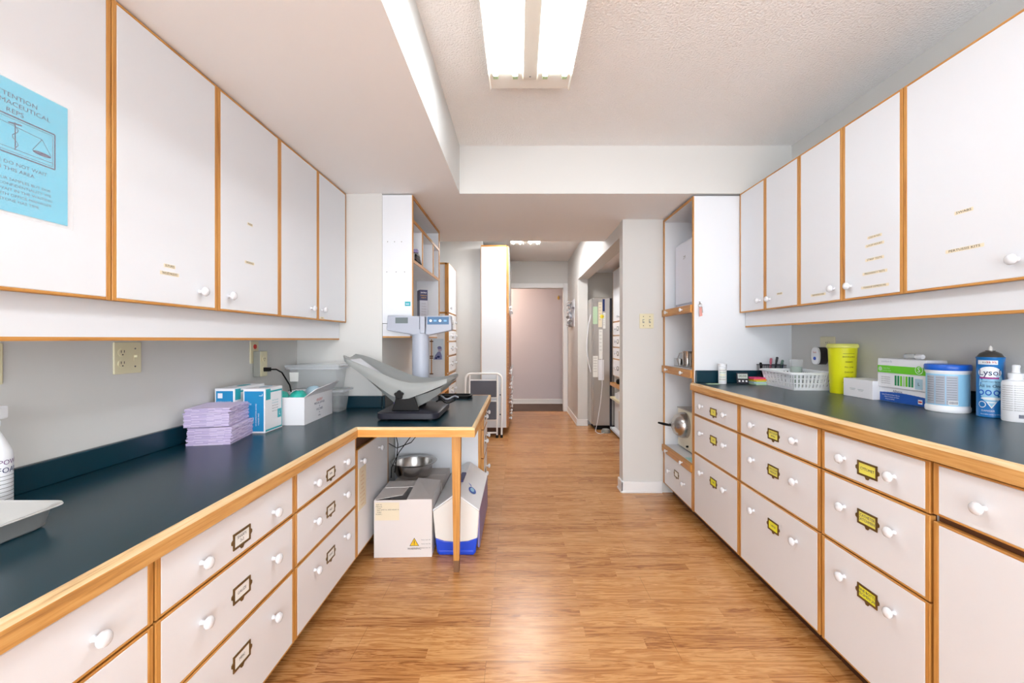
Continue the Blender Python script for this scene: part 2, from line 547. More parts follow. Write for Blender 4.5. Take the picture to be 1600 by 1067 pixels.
# ------------------------------------------------------------------ cabinet kit
kn = MB()
kn.lathe([(0.0072, 0.0), (0.0068, 0.002), (0.006, 0.005), (0.0055, 0.011), (0.010, 0.014), (0.0148, 0.018), (0.0162, 0.0235), (0.0140, 0.029), (0.008, 0.0325), (0.0, 0.0335)], (0, 0, 0), KNOB, 20, axis='x')
KNOB_ME = kn.mesh('knob', True, 60)
def knob(parent, tl, x, y, z, s, scale=1.0):
    o = bpy.data.objects.new('knob', KNOB_ME); COL.objects.link(o)
    o.parent = parent
    o.location = Vector((x, y, z)) - Vector(tl)
    o.rotation_euler = (0, 0, 0 if s > 0 else math.pi)
    o.scale = (scale * 0.92, scale, scale)
    return o

def slab(tl, xf, s, y0, y1, z0, z1, white, th=0.018, ev=0.015, eh=0.006):
    """flat front with oak edging, face at xf looking along s"""
    xb = xf - s * th
    a, b = min(xf, xb), max(xf, xb)
    mb = MB(tl)
    mb.box(a, b, y0 + ev, y1 - ev, z0 + eh, z1 - eh, white)
    mb.box(a, b, y0, y0 + ev, z0, z1, OZ)
    mb.box(a, b, y1 - ev, y1, z0, z1, OZ)
    mb.box(a, b, y0 + ev, y1 - ev, z0, z0 + eh, OY)
    mb.box(a, b, y0 + ev, y1 - ev, z1 - eh, z1, OY)
    return mb

def holder(parent, tl, xf, s, y, z, lines, card, frame=BRASS):
    """brass card holder with ears, card and handwriting"""
    mb = MB(tl)
    W, Hh, b = 0.040, 0.0235, 0.006
    x0, x1 = xf, xf + s * 0.003
    a, c_ = min(x0, x1), max(x0, x1)
    mb.box(a, c_, y - W, y + W, z + Hh - b, z + Hh, frame)
    mb.box(a, c_, y - W, y + W, z - Hh, z - Hh + b, frame)
    mb.box(a, c_, y - W, y - W + b, z - Hh + b, z + Hh - b, frame)
    mb.box(a, c_, y + W - b, y + W, z - Hh + b, z + Hh - b, frame)
    for q in (-1, 1):
        mb.prism([(y + q * W, z + 0.009), (y + q * (W + 0.007), z + 0.004), (y + q * (W + 0.007), z - 0.004), (y + q * W, z - 0.009)], 'x', a, c_, frame)
    mb.prism([(y - 0.009, z - Hh), (y - 0.004, z - Hh - 0.008), (y + 0.004, z - Hh - 0.008), (y + 0.009, z - Hh)], 'x', a, c_, frame)
    m1 = xf + s * 0.001
    mb.poly([(m1, y - W + b, z - Hh + b), (m1, y + W - b, z - Hh + b), (m1, y + W - b, z + Hh - b), (m1, y - W + b, z + Hh - b)], card)
    ux = (0, s, 0)
    n = len(lines)
    for i, ln in enumerate(lines):
        zz = z + (n - 1) * 0.0065 - i * 0.013
        mb.text(ln, (xf + s * 0.0016, y, zz), 0.0125, ux, (0, 0, 1), INK if card is CARDW else INKB)
    return mb.build('label_holder', parent)

def tape(parent, tl, xf, s, y, z, word, w_, h_=0.011):
    mb = MB(tl)
    x1 = xf + s * 0.0006
    a, b = min(xf, x1), max(xf, x1)
    mb.box(a, b, y - w_ / 2, y + w_ / 2, z - h_ / 2, z + h_ / 2, TAPE)
    vs, _ = text_geo(word)
    wd = max(v.x for v in vs) - min(v.x for v in vs)
    mb.text(word, (xf + s * 0.0011, y, z), h_ * 0.95, (0, s, 0), (0, 0, 1), INK, sx=min(2.2, w_ * 0.82 / (wd * h_ * 0.95)))
    return mb.build('label_tape', parent)

def base_unit(label, s, xf, xw, y0, y1, ztop, fronts, group=None, name='base_cabinet'):
    """fronts: dicts kind,z0,z1,knobs[(y,z)],holder (z,[lines],card)"""
    tl = ((xf + xw) / 2, (y0 + y1) / 2, 0)
    t = thing(name, label, 'cabinet', tl, group=group)
    xw += s * 0.003
    xb = xf - s * 0.0185
    a, b = min(xb, xw), max(xb, xw)
    MB(tl).box(a, b, y0 + 0.0015, y1 - 0.0015, 0.085, ztop, LAMI, sides={('+x' if s > 0 else '-x'): GAP}).build('carcase', t)
    xk = xf - s * 0.075
    a, b = min(xk, xw), max(xk, xw)
    MB(tl).box(a, b, y0 + 0.0015, y1 - 0.0015, 0.0, 0.085, DARKWOOD).build('toe_kick', t)
    for f in fronts:
        g = 0.0025
        o = slab(tl, xf, s, y0 + 0.003, y1 - 0.003, f['z0'] + g, f['z1'] - g, LAMW).build(f.get('kind', 'drawer'), t, bevel=0.0015, seg=1)
        for ky, kz in f.get('knobs', ()):
            knob(o, tl, xf, ky, kz, s)
        if 'holder' in f:
            hz, lines, card = f['holder']
            holder(o, tl, xf, s, (y0 + y1) / 2, hz, lines, card)
    return t

# ---------------- left base cabinets
LF = -0.823
LT = 0.712
def ldraw(y0, y1, txt, dk=0.165):
    m = (y0 + y1) / 2
    K = lambda z: [(m - dk, z), (m + dk, z)]
    out = [dict(z0=0.557, z1=LT - 0.006, knobs=K(0.62)), dict(z0=0.355, z1=0.557, knobs=K(0.465)), dict(z0=0.085, z1=0.355, knobs=K(0.268))]
    for d, z, tx in zip(out, (0.612, 0.455, 0.258), txt):
        if tx: d['holder'] = (z, tx, CARDW)
    return out
base_unit('white drawer cabinet with oak edging under the green counter below the steel tray', 1, LF, XL, 0.37, 0.985, LT, ldraw(0.37, 0.985, [None] * 3))
base_unit('white three drawer cabinet with brass card holders reading GAUZE, below the long left counter', 1, LF, XL, 0.985, 1.603, LT, ldraw(0.985, 1.603, [['SHARPS', '2x2'], ['GAUZE'], ['MISC']]))
base_unit('white three drawer cabinet between the GAUZE drawers and the knee space', 1, LF, XL, 1.603, 2.212, LT, ldraw(1.603, 2.212, [['TAPE'], ['PADS'], ['WRAP']], 0.15))
t = base_unit('white cabinet with a taped cream note, facing the carton under the peninsula', 1, LF, -1.42, 2.215, 2.757, LT,
              [dict(kind='door', z0=0.085, z1=0.637, knobs=[(2.276, 0.564), (2.566, 0.562)])])
tl = t.location
n = MB(tl).box(LF + 0.0005, LF + 0.002, 2.238, 2.345, 0.315, 0.53, CREAMC)
for i in range(9):
    n.text(random.Random(i).choice(['keep clean', 'supplies', 'order here', 'linens', 'do not stack']), (LF + 0.0028, 2.29, 0.505 - i * 0.021), 0.013, (0, 1, 0), (0, 0, 1), mat('orange_ink', (206, 150, 90), 0.7) if i == 0 else bpy.data.materials['orange_ink'])
n.build('paper_note', t)

# ---------------- peninsula drawer cabinet with its knee-space back panel
PX = -0.245
tl = (-0.5, 3.25, 0)
t = thing('peninsula_cabinet', 'narrow drawer cabinet at the aisle end of the peninsula with white knee space panel', 'cabinet', tl)
MB(tl).box(-0.872, PX - 0.04, 3.08, 3.10, 0, LT, LAM).box(PX - 0.04, PX - 0.019, 3.08, 3.10, 0.085, LT, OZ).build('back_panel', t)
MB(tl).box(-0.80, PX - 0.0185, 3.1005, 3.41, 0.085, LT, LAMI, sides={'+x': GAP}).build('carcase', t)
MB(tl).box(-0.80, PX - 0.07, 3.1005, 3.41, 0, 0.085, DARKWOOD).build('toe_kick', t)
for z0, z1 in ((0.557, 0.706), (0.355, 0.557), (0.085, 0.355)):
    o = slab(tl, PX, 1, 3.082, 3.408, z0 + .003, z1 - .003, LAMW).build('drawer', t, bevel=0.0015, seg=1)
    for ky in (3.15, 3.34):
        knob(o, tl, PX, ky, (z0 + z1) / 2 + 0.01, 1)
    holder(o, tl, PX, 1, 3.245, (z0 + z1) / 2, ['  '], CARDW)

# ---------------- left L-shaped worktop
tl = (-1.1, 1.5, LT)
t = thing('countertop', 'dark green laminate worktop with oak edge running along the left wall into a peninsula', 'countertop', tl)
EW = 0.016
top = [(-1.429, 0.2), (-0.80 - EW, 0.2), (-0.80 - EW, 2.168 + EW), (-0.217 - EW, 2.168 + EW), (-0.217 - EW, 3.44 - EW), (-0.878, 3.44 - EW), (-0.878, 2.808), (-1.429, 2.808)]
MB(tl).prism(top, 'z', 0.7145, 0.76, GREEN).build('laminate_top', t)
ed = MB(tl)
def edge_profile_x(xo, s, zt, h):     # vertical strip whose outer top corner is worn round
    return [(xo - s * EW, zt - h), (xo, zt - h), (xo, zt - 0.012), (xo - s * 0.004, zt - 0.003), (xo - s * 0.010, zt + 0.0005), (xo - s * EW, zt + 0.0005)]
def edge_run_y(mb, xo, s, zt, h, y0, y1, m, mw, m0=0, m1=0):
    pr = edge_profile_x(xo, s, zt, h)
    A, B = [], []
    for u, z in pr:
        k = (xo - u) * s      # 0 at outer face, EW at inner
        A.append(mb.addv((u, y0 + m0 * (EW - k) if m0 < 0 else y0 + m0 * k, z)))
        B.append(mb.addv((u, y1 + (m1 * k if m1 > 0 else m1 * k), z)))
    n_ = len(pr)
    for j in range(n_):
        mb.face((A[j], A[(j + 1) % n_], B[(j + 1) % n_], B[j]), mw if j in (2, 3, 4) else m)
    mb.face(list(reversed(A)), m); mb.face(B, m)
edge_run_y(ed, -0.80, 1, 0.76, 0.048, 0.2, 2.168 + EW, OE, OW, 0, 0)
edge_run_y(ed, -0.217, 1, 0.76, 0.048, 2.168, 3.44, OE, OW, 1, 0)
pr = [(2.168 + EW, 0.712), (2.168, 0.712), (2.168, 0.748), (2.172, 0.757), (2.178, 0.7605), (2.168 + EW, 0.7605)]
A = [ed.addv((-0.80 - (y - 2.168), y, z)) for y, z in pr]
B = [ed.addv((-0.217 - (y - 2.168), y, z)) for y, z in pr]
for j in range(6):
    ed.face((A[j], A[(j + 1) % 6], B[(j + 1) % 6], B[j]), OWX if j in (2, 3, 4) else OEX)
ed.face(A, OEX); ed.face(B, OEX)
ed.box(-0.878, -0.217, 3.44 - EW, 3.44, 0.712, 0.7605, OEX)
ed.build('edge_band', t)
bs = MB(tl)
bs.box(-1.43, -1.411, 0.2, 2.808, 0.76, 0.836, GREEN)
bs.box(-1.411, -0.878, 2.79, 2.8085, 0.76, 0.836, GREEN)
bs.box(-0.8795, -0.861, 2.808, 3.42, 0.76, 0.836, GREEN)
bs.build('backsplash', t, bevel=0.004)
lg = MB(tl)
def rect(xc, yc, hx, hy, z): return [(xc - hx, yc - hy, z), (xc + hx, yc - hy, z), (xc + hx, yc + hy, z), (xc - hx, yc + hy, z)]
lg.rings([rect(-0.32, 2.255, 0.0135, 0.014, 0.0), rect(-0.32, 2.255, 0.0145, 0.015, 0.06)], [mat('scuffed_leg_foot', (120, 84, 56), 0.6)])
lg.rings([rect(-0.32, 2.255, 0.0145, 0.015, 0.06), rect(-0.319, 2.25, 0.0215, 0.022, 0.60), rect(-0.319, 2.25, 0.023, 0.024, 0.713)], OZ)
lg.build('leg', t)

# ---------------- left wall cabinets
UX = -1.11
def wall_unit(label, s, xf, xw, ya, yb, z0, z1, doors, tapes=(), name='wall_cabinet'):
    tl = ((xf + xw) / 2, (ya + yb) / 2, z0)
    t = thing(name, label, 'cabinet', tl)
    xb = xf - s * 0.0185
    a, b = min(xb, xw), max(xb, xw)
    MB(tl).box(a, b, ya + .001, yb - .001, z0, z1 - 0.002, LAM, sides={('+x' if s > 0 else '-x'): GAP}).build('carcase', t)
    out = []
    for d in doors:
        o = slab(tl, xf, s, d['y0'] + .0015, d['y1'] - .0015, z0 - 0.004, z1 - 0.006, LAM, ev=0.014, eh=0.008).build('door', t, bevel=0.0015, seg=1)
        knob(o, tl, xf, d['k'][0], d['k'][1], s)
        for (ty, tz, word, tw) in d.get('tapes', ()):
            tape(o, tl, xf, s, ty, tz, word, tw)
        out.append(o)
    return t, out
zk = 1.366
u1, dd = wall_unit('white wall cabinet carrying the blue notice, above the steel tray', 1, UX, XL, 0.35, 1.188, 1.31, ZS,
    [dict(y0=0.35, y1=0.77, k=(0.72, zk)), dict(y0=0.77, y1=1.188, k=(0.82, zk))])
wall_unit('white two door wall cabinet above the left outlet plate, with four cream tapes', 1, UX, XL, 1.188, 2.024, 1.31, ZS,
    [dict(y0=1.188, y1=1.608, k=(1.515, zk), tapes=[(1.385, 1.432, 'SUTURES', 0.045), (1.385, 1.408, 'TRAYS SETS PACKS KITS', 0.075)]),
     dict(y0=1.608, y1=2.024, k=(1.665, zk), tapes=[(1.80, 1.674, 'PADS', 0.034), (1.797, 1.515, 'DRESSINGS', 0.062)])])
wall_unit('white two door wall cabinet ending at the return wall, above the clear bins', 1, UX, XL, 2.024, 2.806, 1.31, ZS,
    [dict(y0=2.024, y1=2.411, k=(2.33, zk)), dict(y0=2.411, y1=2.806, k=(2.46, zk), tapes=[(2.46, 1.32, 'IIII', 0.05)])])

def valance(label, x, s, z0, z1, y0, y1):
    tl = (x, (y0 + y1) / 2, z0)
    t = thing('valance', label, 'valance', tl)
    a, b = (x - 0.018, x) if s > 0 else (x, x + 0.018)
    MB(tl).box(a, b, y0, y1, z0 + 0.006, z1, LAM).build('board', t)
    MB(tl).box(a, b + 0.0, y0, y1, z0 - 0.004, z0 + 0.006, OY).build('oak_edge', t)
valance('white light valance with oak lower edge hanging below the left wall cabinets', -1.155, 1, 1.2, 1.308, 0.35, 2.805)
valance('white light valance with oak lower edge hanging below the right wall cabinets', 1.463, -1, 1.28, 1.370, 0.35, 2.805)

# ---------------- right wall cabinets
RU = 1.4257
zr = 1.428
def RD(y0, y1, near, tapes=()):
    return dict(y0=y0, y1=y1, k=((y0 + 0.05) if near else (y1 - 0.05), zr), tapes=tapes)
wall_unit('narrow two door white wall cabinet next to the tall open unit', -1, RU, XR, 2.213, 2.806, 1.373, ZS,
    [RD(2.518, 2.806, True), RD(2.213, 2.518, False, [(2.375, 1.449, 'SYRINGES', 0.05)])])
wall_unit('white two door wall cabinet with a column of five cream tapes', -1, RU, XR, 1.613, 2.213, 1.373, ZS,
    [RD(1.916, 2.213, True, [(2.07, 1.412, 'THERMOMETER COVERS', 0.10)]),
     RD(1.613, 1.916, False, [(1.742, 1.612, 'COLD IN PADS', 0.07), (1.742, 1.580, 'LOOP HOOKS', 0.09), (1.742, 1.523, 'STREP TESTS', 0.09),
                              (1.742, 1.468, 'PREGNANCY TESTS', 0.12), (1.742, 1.412, 'TONGUE DEPRESSORS', 0.135)])])
wall_unit('widest white wall cabinet on the right wall, taped SWABS and PERTUSSIS KITS', -1, RU, XR, 0.77, 1.613, 1.373, ZS,
    [RD(1.192, 1.613, True, [(1.393, 1.61, 'SWABS', 0.058), (1.392, 1.49, 'PERTUSSIS KITS', 0.12)]), RD(0.77, 1.192, False)])

# ---------------- right base cabinets
RF = 1.13
RT = 0.872
def rdraw(y0, y1, txt, cards, dk=0.16):
    m = (y0 + y1) / 2
    K = lambda z: [(m - dk, z), (m + dk, z)]
    out = [dict(z0=0.718, z1=RT - 0.004, knobs=K(0.787)), dict(z0=0.475, z1=0.718, knobs=K(0.620)), dict(z0=0.088, z1=0.475, knobs=K(0.378))]
    for d, z, tx, cd in zip(out, (0.776, 0.615, 0.370), txt, cards):
        d['holder'] = (z, tx, cd)
    return out
base_unit('white three drawer cabinet with yellow cards beside the sterilizer bay', -1, RF, XR, 2.232, 2.81, RT,
    rdraw(2.232, 2.81, [['TB'], ['LAB'], ['TUBES']], [CARDP, CARDP, CARDY], 0.15))
base_unit('white three drawer cabinet with yellow cards below the white basket', -1, RF, XR, 1.628, 2.229, RT,
    rdraw(1.628, 2.229, [['SPECULUM', 'SMALL'], ['SPECULUM', 'MEDIUM'], ['LARGE']], [CARDP, CARDP, CARDY]))
base_unit('white three drawer cabinet with large yellow cards, nearest card reading CYTOBRUSH', -1, RF, XR, 1.192, 1.625, RT,
    rdraw(1.192, 1.625, [['CYTOMET'], ['CATHETER', 'CATCHMENT'], ['URINE BOTTLES', 'SPECIMEN JARS']], [CARDP, CARDP, CARDY], 0.10))
base_unit('white cabinet with one drawer over a tall door under the spray bottles', -1, RF, XR, 0.60, 1.189, RT,
    [dict(z0=0.722, z1=RT - 0.004, knobs=[(1.055, 0.79), (0.73, 0.79)]), dict(kind='door', z0=0.088, z1=0.708, knobs=[(0.68, 0.62)])])

# ---------------- right worktop
tl = (1.4, 1.7, RT)
t = thing('countertop', 'dark green laminate worktop with oak edge along the right wall, holding the white basket', 'countertop', tl)
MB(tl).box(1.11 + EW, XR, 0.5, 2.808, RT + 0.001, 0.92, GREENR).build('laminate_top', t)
ed = MB(tl)
edge_run_y(ed, 1.11, -1, 0.92, 0.047, 0.5, 2.812, OE, OW, 0, 0)
ed.build('edge_band', t)
bs = MB(tl)
bs.box(XR - 0.019, XR, 0.5, 2.79, 0.92, 1.0, GREEN)
bs.box(1.14, XR, 2.79, 2.808, 0.92, 1.0, GREEN)
bs.build('backsplash', t, bevel=0.004)

# ---------------- tall open cabinet on the right
tl = (1.45, 3.1, 0)
t = thing('tall_open_cabinet', 'tall white open cabinet with oak pull-out boards at the end of the right counter', 'cabinet', tl)
TX = 1.13
cs = MB(tl)
for ya, yb in ((2.812, 2.832), (3.375, 3.395)):
    cs = MB(tl)
    cs.box(TX + 0.006, XR, ya, yb, 0.085, ZS - 0.015, LAM)
    cs.box(TX, TX + 0.006, ya - 0.0, yb, 0.085, ZS - 0.015, OZ)
    cs.build('side_panel', t)
cs = MB(tl)
cs.box(XR - 0.012, XR, 2.832, 3.375, 0.085, ZS - 0.015, LAMI)
cs.build('back_panel', t)
sh = MB(tl)
sh.box(TX, XR - 0.012, 2.833, 3.374, ZS - 0.035, ZS - 0.015, LAMI, sides={'-x': OY})
sh.build('top_panel', t)
for zb in (1.374, 0.945):
    o = MB(tl).box(TX + 0.015, XR - 0.013, 2.835, 3.372, zb + 0.028, zb + 0.05, LAMI).box(TX - 0.012, TX + 0.015, 2.83, 3.392, zb, zb + 0.052, OY).build('pull_out_board', t, bevel=0.002)
    for ky in (2.97, 3.27):
        knob(o, tl, TX - 0.012, ky, zb + 0.026, -1, 0.8)
o = MB(tl).box(TX + 0.25, XR - 0.02, 2.834, 3.373, 1.335, 1.345, OY).box(TX + 0.235, TX + 0.25, 2.834, 3.373, 1.325, 1.35, OY).build('shelf', t)
o = MB(tl).box(TX + 0.012, XR - 0.013, 2.835, 3.372, 0.365, 0.385, LAMI).box(TX - 0.012, TX + 0.012, 2.83, 3.392, 0.335, 0.385, OY).build('pull_out_board', t, bevel=0.002)
for ky in (2.97, 3.27):
    knob(o, tl, TX - 0.012, ky, 0.36, -1, 0.8)
MB(tl).box(TX + 0.02, XR - 0.013, 2.833, 3.374, 0.085, 0.334, GAP).build('carcase', t)
MB(tl).box(TX + 0.075, XR, 2.812, 3.395, 0, 0.085, DARKWOOD).build('toe_kick', t)
o = slab(tl, TX, -1, 2.834, 3.374, 0.087, 0.330, LAMW, ev=0.01).build('drawer', t, bevel=0.0015, seg=1)
for ky in (2.96, 3.25):
    knob(o, tl, TX, ky, 0.215, -1)
holder(o, tl, TX, -1, 3.11, 0.235, ['  '], CARDW)
k = MB(tl)
k.tube([(1.165, 2.806, 1.44), (1.165, 2.795, 1.44), (1.165, 2.790, 1.432), (1.165, 2.795, 1.425)], 0.003, STEEL)
k.build('hook', t)
mb = MB((1.165, 2.79, 1.43))
mb.tube([(1.165 + 0.012 * math.cos(a), 2.79, 1.418 + 0.012 * math.sin(a)) for a in [i * math.pi / 6 for i in range(12)]], 0.0015, STEEL, 6, closed=True)
mb.prism([(1.158, 1.405), (1.174, 1.405), (1.178, 1.35), (1.160, 1.345)], 'y', 2.786, 2.790, mat('pink_key_tag', (216, 150, 140), 0.5))
mb.prism([(1.172, 1.41), (1.180, 1.41), (1.184, 1.37), (1.176, 1.37)], 'y', 2.790, 2.793, STEEL)
tag(mb.build('key_bunch', loc=(1.165, 2.79, 1.43)), 'small bunch of keys with pink tag on the side of the tall cabinet', 'keys')

# ---------------- open shelf cabinet on the left return wall
tl = (-0.78, 3.29, 1.30)
t = thing('shelf_cabinet', 'white open shelf cabinet with oak edges hung on the return wall behind the scale', 'shelf cabinet', tl)
sx0, sx1, sy0, sy1, sz0, sz1 = -0.879, -0.682, 2.8125, 3.77, 1.303, ZS - 0.008
mb = MB(tl)
def edged(mb, x0, x1, y0, y1, z0, z1, om):
    mb.box(x0, x1 - 0.006, y0, y1, z0, z1, LAM)
    mb.box(x1 - 0.006, x1, y0, y1, z0, z1, om)
edged(mb, sx0, sx1, sy0, sy0 + 0.02, sz0, sz1, OZ)
for px_, pz in ((-0.845, 1.83), (-0.80, 1.83), (-0.755, 1.83), (-0.85, 1.635), (-0.79, 1.635), (-0.735, 1.635)):
    mb.lathe([(0.003, -0.001), (0.002, -0.0012)], (px_, sy0, pz), INKG, 8, axis='y')
mb.build('side_panel', t)
o = MB(tl); edged(o, sx0, sx1, sy1 - 0.02, sy1, sz0, sz1, OZ); o.build('side_panel', t)
for z in (sz0, 1.700, 1.960, sz1 - 0.02):
    o = MB(tl); edged(o, sx0, sx1, sy0 + 0.0205, sy1 - 0.0205, z, z + 0.02, OY); o.build('shelf', t)
for y in (3.11, 3.50):
    o = MB(tl); edged(o, sx0, sx1, y - 0.008, y + 0.008, 1.7205, 1.9595, OZ); o.build('divider', t)
MB(tl).box(sx0, sx0 + 0.004, sy0 + 0.021, sy1 - 0.021, sz0 + 0.0205, sz1 - 0.021, LAMI).build('back_panel', t)
o = MB(tl).box(-0.733, -0.697, sy0 - 0.0015, sy0 - 0.0005, 1.415, 1.443, BOXTEAL).box(-0.728, -0.705, sy0 - 0.0022, sy0 - 0.001, 1.423, 1.432, PALEBLUE); o.build('blue_sticker', t)
tl = (-0.79, 3.29, 1.21)
o = MB(tl).box(-0.878, -0.70, 2.815, 2.833, 1.22, 1.3, LAM).box(-0.718, -0.70, 2.833, 3.75, 1.22, 1.3, LAM).box(-0.878, -0.70, 2.815, 2.833, 1.21, 1.22, OX).box(-0.718, -0.70, 2.833, 3.75, 1.21, 1.22, OY).build('valance', loc=tl)
tag(o, 'short white valance with oak lower edge beneath the open shelf cabinet', 'valance')
# things on its shelves
c = (-0.735, 3.33, 1.3235)
t = thing('medicine_carton', 'tall grey and navy carton standing on the bottom shelf of the open cabinet', 'box', c, R(25))
NAVY = mat('carton_navy', (56, 58, 96), 0.5); CG = mat('carton_grey', (190, 190, 200), 0.5)
mb = MB().box(-0.03, 0.03, -0.045, 0.045, 0, 0.17, CG, sides={'-x': mat('carton_side_grey', (120, 122, 140), 0.5)}).box(-0.03, 0.03, -0.045, 0.045, 0.17, 0.25, NAVY)
mb.build('body', t, bevel=0.001)
mb = MB()
mb.text('EXTRA', (0.0, -0.0456, 0.228), 0.014, (1, 0, 0), (0, 0, 1), WHITEP)
mb.text('STRENGTH', (0.0, -0.0456, 0.207), 0.010, (1, 0, 0), (0, 0, 1), GOLD)
mb.text('TABLETS', (0.0, -0.0456, 0.190), 0.010, (1, 0, 0), (0, 0, 1), GOLD)
for i in range(5):
    mb.text('100 tablets', (0.0, -0.0456, 0.145 - 0.02 * i), 0.008, (1, 0, 0), (0, 0, 1), INKG)
mb.build('print', t)
c = (-0.712, 3.005, 1.7205)
t = thing('rolled_cuff', 'dark rolled strap bundle with a small lilac top on the middle shelf', 'strap', c)
mb = MB()
for i in range(5):
    mb.tube([(0.02, -0.08 + 0.001 * i, 0.012 + 0.011 * i), (0.026, 0.0, 0.013 + 0.010 * i), (0.02, 0.08 - 0.018 * i, 0.011 + 0.008 * i)], 0.008, [BLACK, mat('brown_strap', (84, 62, 60), 0.7), GREYD, BLACK, GREYP][i] , 8)
mb.build('strap', t, smooth=True)
MB().box(0.0, 0.035, -0.085, -0.045, 0.062, 0.085, mat('lilac_block', (140, 130, 176), 0.5)).build('cap', t, bevel=0.004)

# ------------------------------------------------------------------ wall plates
def outlet_face(mb, x, s, y, z):
    mb.prism([(y + 0.017 * math.cos(a), z + 0.0145 * math.sin(a)) for a in [i * math.pi / 8 for i in range(16)]], 'x', min(x, x + s * 0.003), max(x, x + s * 0.003), IVORY)
    e = x + s * 0.0036
    for q in (-0.006, 0.006):
        mb.box(min(x, e), max(x, e), y + q - 0.001, y + q + 0.001, z - 0.001, z + 0.008, INK)
    mb.box(min(x, e), max(x, e), y - 0.0022, y + 0.0022, z - 0.010, z - 0.006, INK)
def plate(name, label, x, s, y0, y1, z0, z1, kinds):
    tl = (x, (y0 + y1) / 2, (z0 + z1) / 2)
    t = thing(name, label, 'wall plate', tl)
    a, b = (x, x + s * 0.006) if s > 0 else (x + s * 0.006, x)
    MB(tl).box(a, b, y0, y1, z0, z1, IVORY).build('plate', t, bevel=0.003)
    xs = x + s * 0.006
    zm = (z0 + z1) / 2
    for ky, kd in kinds:
        mb = MB(tl)
        if kd == 'outlet':
            outlet_face(mb, xs, s, ky, zm + 0.02); outlet_face(mb, xs, s, ky, zm - 0.02)
            mb.build('receptacle', t)
        else:
            mb.box(min(xs, xs + s * .001), max(xs, xs + s * .001), ky - 0.006, ky + 0.006, zm - 0.013, zm + 0.013, IVORY)
            mb.box(min(xs, xs + s * .012), max(xs, xs + s * .012), ky - 0.0045, ky + 0.0045, zm, zm + 0.009, IVORY)
            for q in (-0.033, 0.033):
                mb.lathe([(0.0032, 0), (0.0028, s * 0.0015)], (xs, ky, zm + q), INKG, 8, axis='x')
            mb.build('switch_toggle', t)
    return t
plate('outlet_plate', 'ivory double gang plate with outlet and switch above the bare stretch of left counter', XL, 1, 1.533, 1.645, 1.075, 1.190, [(1.563, 'outlet'), (1.617, 'switch')])
plate('outlet_plate', 'ivory plate on the left wall above the white spray bottle', XL, 1, 1.125, 1.204, 1.075, 1.190, [(1.165, 'outlet')])
plate('outlet_plate', 'ivory outlet plate behind the wall mounted freshener on the right wall', XR, -1, 2.42, 2.54, 1.10, 1.215, [(2.48, 'outlet')])
tl = (1.003, 3.41, 1.342)
t = thing('switch_plate', 'ivory double switch plate on the pillar beside the tall open cabinet', 'wall plate', tl)
MB(tl).box(0.948, 1.058, 3.404, 3.4095, 1.285, 1.40, IVORY).build('plate', t, bevel=0.003)
for sxx in (0.978, 1.028):
    mb = MB(tl).box(sxx - 0.005, sxx + 0.005, 3.392, 3.404, 1.338, 1.350, IVORY).box(sxx - 0.0075, sxx + 0.0075, 3.403, 3.404, 1.328, 1.356, GREYP)
    for q in (-0.036, 0.036):
        mb.lathe([(0.0035, 0), (0.003, -0.0015)], (sxx, 3.404, 1.342 + q), INK, 8, axis='y')
    mb.build('switch_toggle', t)
# surface adapter with red indicator plate and black plug
tl = (XL, 2.37, 1.08)
t = thing('outlet_box', 'grey surface outlet box over a plate with a red dot on the left wall', 'outlet box', tl)
MB(tl).box(XL, XL + 0.006, 2.315, 2.385, 1.07, 1.19, IVORY).build('plate', t, bevel=0.002)
MB(tl).lathe([(0.013, 0), (0.012, 0.004), (0.0, 0.005)], (XL + 0.006, 2.352, 1.160), RED, 16, axis='x').build('red_indicator', t)
MB(tl).box(XL + 0.0065, XL + 0.045, 2.335, 2.402, 0.998, 1.135, GREYBOX, sides={'+x': IVORY}).build('housing', t, bevel=0.003)
mb = MB(tl); outlet_face(mb, XL + 0.045, 1, 2.37, 1.092); outlet_face(mb, XL + 0.045, 1, 2.37, 1.040)
mb.build('receptacle', t)
mb = MB((XL + 0.05, 2.37, 1.035))
mb.box(XL + 0.049, XL + 0.075, 2.358, 2.386, 1.025, 1.046, BLACK)
mb.tube([(XL + 0.07, 2.37, 1.036), (XL + 0.095, 2.40, 1.034), (XL + 0.115, 2.42, 1.015), (XL + 0.125, 2.44, 0.98), (XL + 0.132, 2.47, 0.94), (XL + 0.135, 2.48, 0.90)], 0.004, BLACK, 8)
tag(mb.build('power_cord', smooth=True, loc=(XL + 0.05, 2.37, 1.035)), 'black power cord plugged into the grey outlet box', 'cord')

# ------------------------------------------------------------------ the blue notice
c = (UX + 0.0012, 0.962, 1.62)
t = thing('notice', 'bright blue paper notice with scales drawing in a clear sleeve on a cabinet door', 'notice', c)
x = UX + 0.0012
MB(c).box(x, x + 0.0006, 0.854, 1.070, 1.478, 1.766, POSTER).build('paper', t)
mb = MB(c)
def pl(word, z, size, y=0.958, sx=1.0):
    mb.text(word, (x + 0.0009, y, z), size, (0, 1, 0), (0, 0, 1), INKB, sx)
pl('ATTENTION', 1.732, 0.014, sx=1.15); pl('PHARMACEUTICAL', 1.716, 0.014, sx=1.2); pl('REPS', 1.699, 0.014, sx=1.2)
pl('PLEASE DO NOT WAIT', 1.585, 0.011, sx=1.15); pl('IN THIS AREA', 1.571, 0.011, sx=1.15)
for i, ln in enumerate(['LEAVE YOUR SAMPLES BUT DUE', 'PATIENT CONFIDENTIALITY WE', 'ASK YOU WAIT IN THE WAITING', 'CHECK WITH OFFICE MANAGER', 'IF ANYONE HAS TIME.']):
    pl(ln, 1.549 - i * 0.0115, 0.0085, sx=1.2)
xx0, xx1 = x + 0.0006, x + 0.0012
